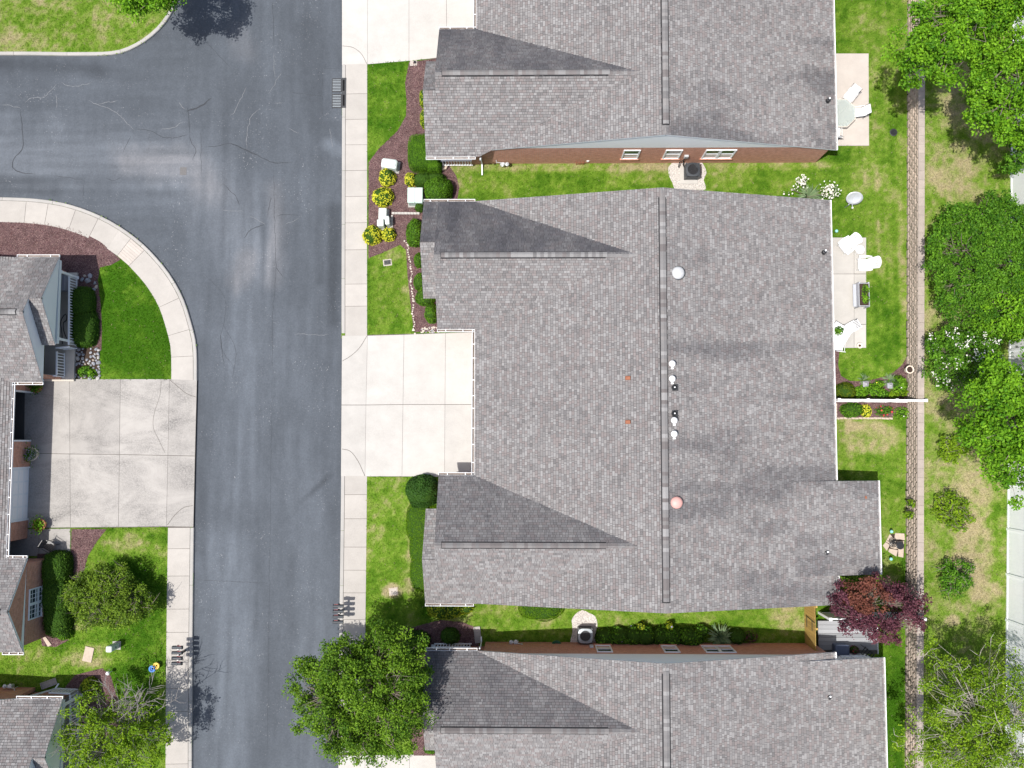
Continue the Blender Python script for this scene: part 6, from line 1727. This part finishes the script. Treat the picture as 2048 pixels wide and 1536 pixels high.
# --- front beds, right of the street
Y_ = 'yellow green shrubs by the utility boxes'
shrub('shrub', 'round yellow green shrub against the rounded utility box', 'shrub', [(773, 352, 18, 20, .75)], 'lime', .11, 300, group=Y_, rough=.12)
shrub('shrub', 'round yellow green shrub between the two utility boxes, second from the top', 'shrub', [(764, 391, 23, 21, .8)], 'lime', .11, 300, group=Y_, rough=.12)
shrub('shrub', 'largest yellow green shrub, leaning over the pavement edge', 'shrub', [(743, 468, 20, 21, .8)], 'lime', .11, 300, group=Y_, rough=.12)
shrub('shrub', 'small yellow green shrub touching the one that leans over the pavement', 'shrub', [(776, 467, 16, 15, .6)], 'lime', .11, 300, group=Y_, rough=.12)
shrub('hedge', 'low clipped hedge with a yellow green end beside the round boxwood', 'hedge', [(848, 358, 26, 15, .7), (870, 356, 22, 13, .7), (820, 357, 12, 15, .65, 'lime')], 'box', .075, 420, p=2.6)
shrub('hedge', 'smooth clipped box hedge at the corner of the top house porch', 'hedge', [(848, 303, 35, 39, 1.15), (868, 328, 16, 16, 1.0)], 'boxl', .05, 1100, p=4.2, mat='needle', rough=.03, tilt=.4)
shrub('shrub', 'large round dark boxwood beside the pale green transformer box', 'shrub', [(875, 378, 31, 30, 1.35)], 'boxl', .085, 520, p=2.2)
shrub('shrub', 'tiny round boxwood at the gutter corner of the middle house', 'shrub', [(839, 412, 11, 11, .55)], 'box', .075, 420)
shrub('shrub', 'oval boxwood half under the north west roof corner of the middle house', 'shrub', [(829, 463, 21, 30, 1.05)], 'boxl', .085, 480)
for l, a in (('small boxwood just south of the oval one under the middle roof', (838, 519, 12, 16, .7)), ('second small boxwood beside the white edging stones', (841, 562, 16, 20, .8)), ('spreading boxwood at the step of the middle roof', (850, 592, 22, 20, .85)), ('lowest small boxwood above the heap of pale stones', (862, 625, 15, 22, .85))):
    shrub('shrub', l, 'shrub', [a], 'boxl', .085, 420, group='boxwoods along the front of the middle house')
shrub('shrub', 'light green shrub peeping from under the top house roof', 'shrub', [(847, 193, 10, 20, .8)], 'limed', .09, 350, group='shrubs under the top house eave'); shrub('shrub', 'lower light green shrub under the top house eave by the hedge', 'shrub', [(850, 234, 12, 22, .8)], 'limed', .09, 350, group='shrubs under the top house eave')
shrub('shrub', 'large glossy dark green shrub at the driveway corner of the middle house', 'shrub', [(843, 985, 36, 35, 1.5)], 'dark', .095, 560, mat='leaf', p=2.2)
shrub('ground_cover', 'smooth scalloped evergreen ground cover along the front of the middle house', 'ground cover', [(838, 1045, 28, 42, .5), (842, 1095, 25, 34, .5), (846, 1145, 28, 40, .45), (868, 1100, 25, 90, .5)], 'cover', .05, 800, p=3, mat='needle', rough=.05)
shrub('shrub', 'spreading yellow green shrub below the south gutter of the middle house', 'shrub', [(878, 1220, 26, 20, .7), (905, 1218, 24, 18, .65), (928, 1214, 20, 16, .6), (893, 1228, 22, 13, .5)], 'limed', .11, 330, rough=.14)
shrub('ground_cover', 'half round clipped green bush under the south roof edge of the middle house', 'bush', [(1083, 1205, 47, 38, .55)], 'cover', .05, 900, p=2.6, mat='needle', rough=.03)
shrub('shrub', 'small dark shrub in the shaded mulch by the bottom house porch', 'shrub', [(899, 1274, 20, 18, .7)], 'box', .10, 330, rough=.12)
shrub('shrub', 'dark shrub under the roadside tree near the bottom house corner', 'shrub', [(832, 1287, 28, 24, .9)], 'dark', .09, 380)
shrub('shrub', 'dark shrub beside the bottom house front under the roadside tree', 'shrub', [(848, 1400, 20, 40, .9)], 'dark', .09, 380)
shrub('shrub', 'small bright shrub at the lower driveway corner of the bottom house', 'shrub', [(860, 1500, 14, 10, .5)], 'boxl', .09, 420)
HY = 'leafy shrubs along the shaded wall of the bottom house'
for k, (l, a) in enumerate([('leafy hydrangea beside the shaded air conditioner', [(1213, 1277, 24, 20, .8), (1241, 1274, 26, 21, .85)]), ('second leafy hydrangea from the shaded air conditioner', [(1270, 1274, 24, 22, .9), (1292, 1274, 26, 23, .95), (1284, 1254, 8, 9, .9, 'limed')]), ('third leafy hydrangea with a tall light green shoot', [(1324, 1274, 24, 22, .9), (1346, 1274, 26, 23, .95), (1340, 1252, 7, 8, .95, 'limed')]), ('fourth leafy hydrangea beside the tuft of grey green grass', [(1384, 1277, 30, 22, 1.0), (1405, 1264, 16, 14, .9)])]):
    shrub('hydrangea', l, 'shrub', a, 'dense', .16, 170, group=HY, rough=.2, flowers=('lilac', 1.2, .09), p=2)
shrub('shrub', 'small leafy shrub at the east end of the shaded bed', 'shrub', [(1476, 1274, 19, 17, .7)], 'box', .14, 160, rough=.2)
shrub('shrub', 'dark low shrub at the end of the shaded bed', 'shrub', [(1503, 1275, 14, 12, .45)], 'purple', .09, 160, gap=.4)

def spikes(name, label, cat, x, y, r, h, n, pal, z0=0.0, w=.05, stalks=None, group=None):
    c = at(x, y, z0 + h * .4); t = thing(name, label, cat, (c[0], c[1], z0), group); r *= PXM
    a = RNG.random(n) * 2 * math.pi; L = RNG.uniform(.6, 1.1, n) * r; hh = RNG.uniform(.3, 1, n) * h
    b0 = np.stack([c[0] + np.cos(a) * .03, c[1] + np.sin(a) * .03, np.full(n, z0)], 1); m = np.stack([c[0] + np.cos(a) * L * .5, c[1] + np.sin(a) * L * .5, z0 + hh], 1); e = np.stack([c[0] + np.cos(a) * L, c[1] + np.sin(a) * L, z0 + hh * .75], 1)
    s_ = np.stack([-np.sin(a), np.cos(a), np.zeros(n)], 1) * w / 2
    V = np.concatenate([np.stack([b0 - s_ * .6, b0 + s_ * .6, m + s_, m - s_], 1), np.stack([m - s_, m + s_, e + s_ * .1, e - s_ * .1], 1)]); k = RNG.random(n)
    nobj('blades', V.reshape(-1, 3), 4, MAT['leaf'], np.concatenate([pal_mix(pal, k)] * 2), t)
    for (sx, sy, sh, nf, sr) in (stalks or []):
        q = at(sx, sy, z0 + sh * .85); m2 = MB(); m2.tube([(c[0], c[1], z0), (q[0], q[1], z0 + sh)], .015, 5); s2 = obj('flower_stalk', m2, MAT['bark'], t)
        P = np.array((q[0], q[1], z0 + sh * .85)) + RNG.normal(size=(nf, 3)) * np.array((sr, sr, .18)); nobj('blossom', leaf_quads(P, RNG.normal(size=P.shape) * .6 + np.array((0, 0, .8)), .11 * RNG.uniform(.7, 1.3, nf), .85).reshape(-1, 3), 4, MAT['leaf'], pal_mix('white', RNG.random(nf)), s2)
    return t
spikes('ornamental_grass', 'tuft of grey green strap leaves in the shaded bed', 'grass', 1438, 1272, 26, .8, 150, 'sage', w=.06)
spikes('yucca', 'yucca with white flower stalks beside the satellite dish', 'yucca', 1618, 392, 28, .7, 90, 'sage', w=.06, stalks=[(1604, 362, 1.5, 70, .16), (1660, 374, 1.5, 60, .17), (1668, 386, 1.3, 45, .15), (1652, 388, 1.2, 30, .14), (1580, 378, .9, 18, .2)])
# --- back beds of the middle house
shrub('shrub', 'smooth olive green mound beside the house in the perennial bed', 'shrub', [(1693, 782, 22, 19, .8)], 'moss', .05, 800, mat='needle')
shrub('perennials', 'bright green perennials next to the olive mound', 'plants', [(1722, 786, 18, 14, .5), (1732, 778, 12, 12, .5)], 'perennial', .13, 230, rough=.2, gap=.3)
shrub('perennials', 'mixed green perennials between the two garden lanterns', 'plants', [(1752, 780, 20, 16, .5, 'bright'), (1768, 788, 13, 10, .5, 'dense'), (1760, 768, 12, 9, .45)], 'perennial', .12, 230, rough=.2, gap=.3, flowers=('lime', 1.5, .07))
shrub('perennials', 'tall yellow green perennials at the wall end of the perennial bed', 'plants', [(1800, 768, 20, 20, .7), (1806, 784, 14, 10, .5, 'yellowg'), (1786, 790, 12, 8, .4, 'yellowg')], 'perennial', .13, 230, rough=.2, gap=.3, flowers=('white', .8, .08))
spikes('day_lily', 'pale strap leaved lily clump behind the first lantern', 'plant', 1728, 760, 15, .4, 40, 'sage', w=.04); spikes('day_lily', 'pale strap leaved lily clump behind the second lantern', 'plant', 1777, 759, 16, .4, 45, 'sage', w=.04)
shrub('shrub', 'dark green shrub with a yellow green side below the low white fence', 'shrub', [(1707, 820, 23, 16, .7), (1735, 822, 10, 14, .6, 'lime')], 'boxl', .10, 330, rough=.1)
shrub('rose_bush', 'small rose bush with red flowers below the low white fence', 'rose', [(1766, 822, 15, 11, .5), (1780, 820, 8, 8, .4)], 'dense', .09, 170, gap=.5, flowers=('rose', 6, .12))
shrub('perennials', 'pale green plants at the wall end of the rose bed', 'plants', [(1806, 826, 16, 13, .45), (1796, 832, 8, 6, .35)], 'perennial', .11, 200, gap=.35, flowers=('white', 1.5, .08))
for l, x, y in (('small trailing plant on the block wall, the upper of two', 1825, 1008), ('small trailing plant on the block wall, the lower of two', 1821, 1031)):
    shrub('wall_plant', l, 'plant', [(x, y, 9, 9, .45)], 'yellowg', .12, 170, z0=.8, gap=.4, group='small plants on the block wall')
shrub('planter_seedlings', 'young green plants growing in the grey raised planter', 'plants', [(1733, 578, 7, 10, .3), (1733, 598, 7, 8, .3), (1729, 588, 5, 6, .2)], 'perennial', .11, 260, z0=.72, gap=.3)
shrub('potted_plant', 'bushy potted plant on the white square patio table', 'plant', [(1679, 661, 10, 9, .35)], 'dense', .11, 260, z0=.72, gap=.2)
shrub('potted_flowers', 'pot of dark red flowers beside the blue grey storage box', 'flowers', [(1711, 1301, 9, 8, .45)], 'purple', .09, 300, z0=.34, flowers=('rose', 12, .08))
UP = 'low shrubs on the upper lawn'
for k, (l, x, y, rx, ry, pl) in enumerate((('low yellow green shrub on the upper lawn near the tall leafy tree', 1907, 899, 36, 30, 'yellowg'), ('middle low shrub on the bare upper lawn', 1905, 1021, 42, 38, 'yellowg'), ('lowest dark green shrub on the bare upper lawn', 1908, 1154, 37, 42, 'dense'))):
    tree('shrub', l, x, y, .45, rx, ry, .6, pl, 2600, .12, 75, .24, .035, z0=TERR, seed=60 + k, gap=.2, shell=.35, low=-.1, cat='shrub', group=UP, up=.6, twigs=25)
# --- left side
shrub('hedge', 'dark green hedge in front of the left porch railing', 'hedge', [(160, 605, 27, 36, .85), (165, 655, 28, 42, .85)], 'box', .075, 480, p=3.0, rough=.08)
shrub('hedge', 'tall dark green hedge below the brick gable window', 'hedge', [(108, 1140, 29, 38, 1.15), (109, 1190, 30, 46, 1.15), (112, 1235, 28, 44, 1.05)], 'box', .08, 480, p=3.2, rough=.08)
shrub('shrub', 'bright green shrub at the south end of the tall hedge', 'shrub', [(124, 1267, 17, 16, .8)], 'bright', .10, 300, rough=.15)
shrub('shrub', 'yellow and green shrub at the bottom left porch corner', 'shrub', [(174, 1376, 18, 18, .9)], 'limed', .10, 330, rough=.14)
shrub('shrub', 'green perennial growing among the pale rocks', 'plant', [(167, 742, 16, 12, .4), (182, 748, 9, 10, .4, 'bright')], 'dense', .12, 220, gap=.3)
tree('dome_shrub', 'wide wild dome shaped shrub on the left lawn', 217, 1194, 1.25, 80, 62, 1.2, 'olive', 21000, .105, 300, .32, .09, seed=4, gap=.06, shell=.72, low=-.2, cat='shrub', twigs=110, up=.7, limb=.6)
def potted(label, x, y, r, h, mat, pal, fl=None, z0=.02):
    c = at(x, y, h); t = thing('flower_pot', label, 'pot', (c[0], c[1], z0)); r *= PXM; m = MB(); m.lathe((0, 0, 0), [(r * .65, 0), (r * .95, h * .9), (r * 1.08, h * .9), (r * 1.08, h), (r * .85, h), (r * .8, h * .85)], 20); obj('pot', m, MAT[mat], t, True)
    m = MB(); m.lathe((0, 0, h * .8), [(r * .85, 0), (r * .4, .02)], 14); obj('potting_soil', m, MAT['soil'], t, True)
    n = 260; P = RNG.normal(size=(n, 3)) * np.array((r * .6, r * .6, .10)) + np.array((0, 0, h + .12)); nobj('foliage', (leaf_quads(P, RNG.normal(size=P.shape) * .6 + np.array((0, 0, .7)), .11 * RNG.uniform(.7, 1.3, n), .6).reshape(-1, 3) + np.array((c[0], c[1], z0))), 4, MAT['leaf'], pal_mix(pal, RNG.random(n)), t)
    if fl:
        P = P[:60] + np.array((0, 0, .08)); nobj('blossom', leaf_quads(P, np.tile((0, 0, 1.), (60, 1)), np.full(60, .07), .9).reshape(-1, 3) + np.array((c[0], c[1], z0)), 4, MAT['leaf'], pal_mix(fl, RNG.random(60)), t)
potted('pot of trailing green plants and pale flowers between the two left garage doors', 62, 908, 13, .45, 'cream', 'dense', 'lilac'); potted('terracotta pot of bright green plants beside the left white garage door', 78, 1050, 12, .45, 'terracotta', 'bright'); potted('terracotta pot with dark leaves by the open garage corner', 72, 775, 10, .4, 'terracotta', 'dense')

# --- trees
tree('roadside_tree', 'big leafy green tree overhanging the road at the bottom', 724, 1390, 4.6, 140, 156, 2.3, 'maple', 62000, .118, 480, .44, .17, lean=(.5, .3), seed=21, gap=.20, shell=.35, limb=.7)
tree('roadside_tree', 'tree at the top left corner casting its shadow on the road', 288, -54, 5.2, 88, 90, 1.9, 'bright', 13000, .15, 90, .50, .15, seed=23, gap=.22, base=(262, 2))
tree('leafy_tree', 'bright green tree reaching over the block wall at the top right', 1868, 84, 7.6, 92, 82, 1.9, 'bright', 19000, .15, 120, .50, .14, z0=TERR, base=(1938, 70), seed=31, gap=.26, shell=.35, limb=.7)
tree('leafy_tree', 'bright green tree in the top right corner', 1965, 10, 7.2, 100, 84, 2.1, 'bright', 22000, .15, 140, .54, .16, z0=TERR, base=(1990, 20), seed=32, gap=.2, shell=.35, limb=.7)
tree('leafy_tree', 'yellow green tree at the right edge below the top right corner', 2018, 172, 7.2, 96, 128, 2.1, 'bright', 27000, .145, 160, .50, .14, z0=TERR, base=(2005, 190), seed=33, gap=.26, shell=.35, limb=.7)
tree('leafy_tree', 'thin dark green tree by the white fence above the round tree', 2040, 300, 3.4, 30, 50, 1.3, 'dense', 3500, .14, 40, .40, .08, z0=TERR, base=(2016, 318), seed=39, gap=.15)
tree('round_tree', 'dense round green tree crowding the block wall', 1966, 522, 2.6, 120, 142, 2.1, 'dense', 44000, .13, 640, .34, .14, z0=TERR, seed=34, gap=.05, shell=.78, low=-.25, limb=.45)
tree('round_tree', 'green tree at the right edge just below the round tree', 2030, 610, 3.0, 72, 86, 1.8, 'bright', 14000, .14, 170, .42, .10, z0=TERR, seed=38, gap=.10, shell=.55, limb=.5)
tree('flowering_tree', 'small dark green tree covered with white blossom', 1928, 714, 2.3, 84, 64, 1.5, 'dense', 14000, .13, 190, .36, .09, z0=TERR, seed=35, gap=.16, shell=.55, limb=.5, flowers=('white', 110, .085, .09))
tree('leafy_tree', 'tall leafy green tree at the right edge of the picture', 2018, 842, 7.2, 88, 156, 2.3, 'bright', 27000, .15, 180, .52, .15, z0=TERR, base=(2004, 846), seed=36, gap=.24, shell=.35, limb=.6)
tree('sparse_tree', 'airy pale branched tree in the bottom right corner', 1962, 1452, 4.6, 146, 158, 2.2, 'yellowg', 34000, .105, 560, .36, .13, z0=TERR, bark='bark_pale', base=(1965, 1430), seed=37, gap=.24, shell=.25, twigs=220, limb=.36)
tree('purple_tree', 'small purple leaved tree over the fence of the grey deck', 1757, 1219, 3.0, 92, 68, 1.3, 'purple', 15000, .12, 170, .36, .09, lean=(.1, .2), seed=41, gap=.22, shell=.45, limb=.6, lobes=[(1722, 1185, 34, 'rust'), (1752, 1196, 22, 'rust')])
tree('sparse_tree', 'thin tree with bare grey branches beside the bottom left porch', 236, 1462, 3.2, 114, 100, 1.5, 'yellowg', 19000, .115, 340, .30, .09, bark='bark_grey', seed=42, gap=.30, shell=.3, twigs=160, limb=.45, bare=(266, 1392, 46))

# ------------------------------------------------------------------ grass blades and mulch chips
def rectw(x0, x1, y0, y1): return [(x0, y0), (x1, y0), (x1, y1), (x0, y1)]
EXCL = [ROADPOLY] + [[p[:2] for p in poly(b_)] for b_ in BEDS] + [edge_e.strip(E_(-250), E_(1700), 0, 1.5, 2.0), edge_w.strip(0, wL, 0, 1.5, .8), edge_n.strip(0, edge_n.L[-1], 0, .24, 1)]
for q in ([(684, 671), (684, 953), (1030, 955), (1030, 660)], [(50, 757), (394, 759), (388, 1055), (46, 1056)], [(684, -200), (684, 131), (1030, 106), (1030, -200)], [(676, 1509), (1030, 1507), (1030, 1680), (676, 1680)], [(1630, 106), (1738, 106), (1739, 293), (1630, 293)], [(1620, 474), (1733, 474), (1733, 697), (1620, 697)], [(20, 1056), (141, 1056), (141, 1112), (20, 1112)],
          [(1338, 322), (1412, 322), (1408, 380), (1340, 380)], [(1142, 1222), (1194, 1222), (1194, 1290), (1142, 1290)], [(126, 694), (200, 694), (200, 757), (120, 757)], [(1765, 1066), (1809, 1066), (1809, 1115), (1765, 1100)]): EXCL.append([p[:2] for p in poly(q)])
EXCL += [rectw(-2.4, 16.1, -8.4, 12.8), rectw(-5.2, 0, 5.8, 12.7), rectw(-5.0, 0, -8.3, -2.0), rectw(16, 18.5, -6.8, -2.4), rectw(-2.4, 16.5, 15.9, 40), rectw(-2.4, 15.9, -40, -11.3), rectw(-60, -28, -12, 9.7), rectw(-60, -26.8, -11, -6.5)]
DX = rectw(dx0, dx1, dy1, dy0); EXCL.append(DX)
def blades(name, x0, x1, y0, y1, n, z, base_dry, spots, ok):
    X = RNG.uniform(x0, x1, n); Y = RNG.uniform(y0, y1, n); k = ok(X, Y)
    X, Y = X[k], Y[k]; n = len(X)
    c = lawn_color(X, Y, base_dry, z, spots) * RNG.uniform(.72, 1.42, (n, 1))
    st = RNG.random(n) < .015; c[st] = STRAW * .7 * RNG.uniform(.7, 1.1, (st.sum(), 1))
    a = RNG.random(n) * 2 * math.pi; L = RNG.uniform(.05, .13, n); w = RNG.uniform(.018, .034, n); h = RNG.uniform(.02, .07, n)
    d = np.stack([np.cos(a), np.sin(a)], 1); s_ = np.stack([-d[:, 1], d[:, 0]], 1) * w[:, None]
    P = np.stack([X, Y], 1); Z = np.full(n, z - .005)
    V = np.stack([np.column_stack([P - s_, Z]), np.column_stack([P + s_, Z]), np.column_stack([P + d * L[:, None], Z + h])], 1)
    o = nobj(name, V.reshape(-1, 3), 3, MAT['blade'], c, None, 'stuff')
def ok1(X, Y):
    k = east_of_wall(X, Y) < -.06
    for e in EXCL: k &= ~inside(X, Y, e)
    return k
blades('grass', -31, 22.2, -20, 26.8, 640000, 0.0, 0.0, DRY, ok1)
blades('grass', 21, 29, -20, 26.8, 120000, TERR, 0.24, UPDRY, lambda X, Y: east_of_wall(X, Y) > .50)
V, C = [], []
for bd in BEDS:
    pg = [p[:2] for p in poly(bd)]; xs = [p[0] for p in pg]; ys = [p[1] for p in pg]; n = int((max(xs) - min(xs)) * (max(ys) - min(ys)) * 130)
    X = RNG.uniform(min(xs), max(xs), n); Y = RNG.uniform(min(ys), max(ys), n); k = inside(X, Y, pg); X, Y = X[k], Y[k]; n = len(X)
    P = np.column_stack([X, Y, RNG.uniform(.022, .05, n)]); N = RNG.normal(size=(n, 3)) * .45 + np.array((0, 0, 1)); V.append(leaf_quads(P, N, RNG.uniform(.04, .10, n), .4))
    b_ = np.array([(.10, .045, .05), (.16, .085, .085), (.06, .03, .032), (.24, .15, .14)])[RNG.choice(4, n, p=[.36, .3, .24, .10])]; C.append(b_ * RNG.uniform(.8, 1.2, (n, 1)))
nobj('mulch_chips', np.concatenate(V).reshape(-1, 3), 4, MAT['block'], np.concatenate(C), None, 'stuff')
# scattered fallen leaves on the street side
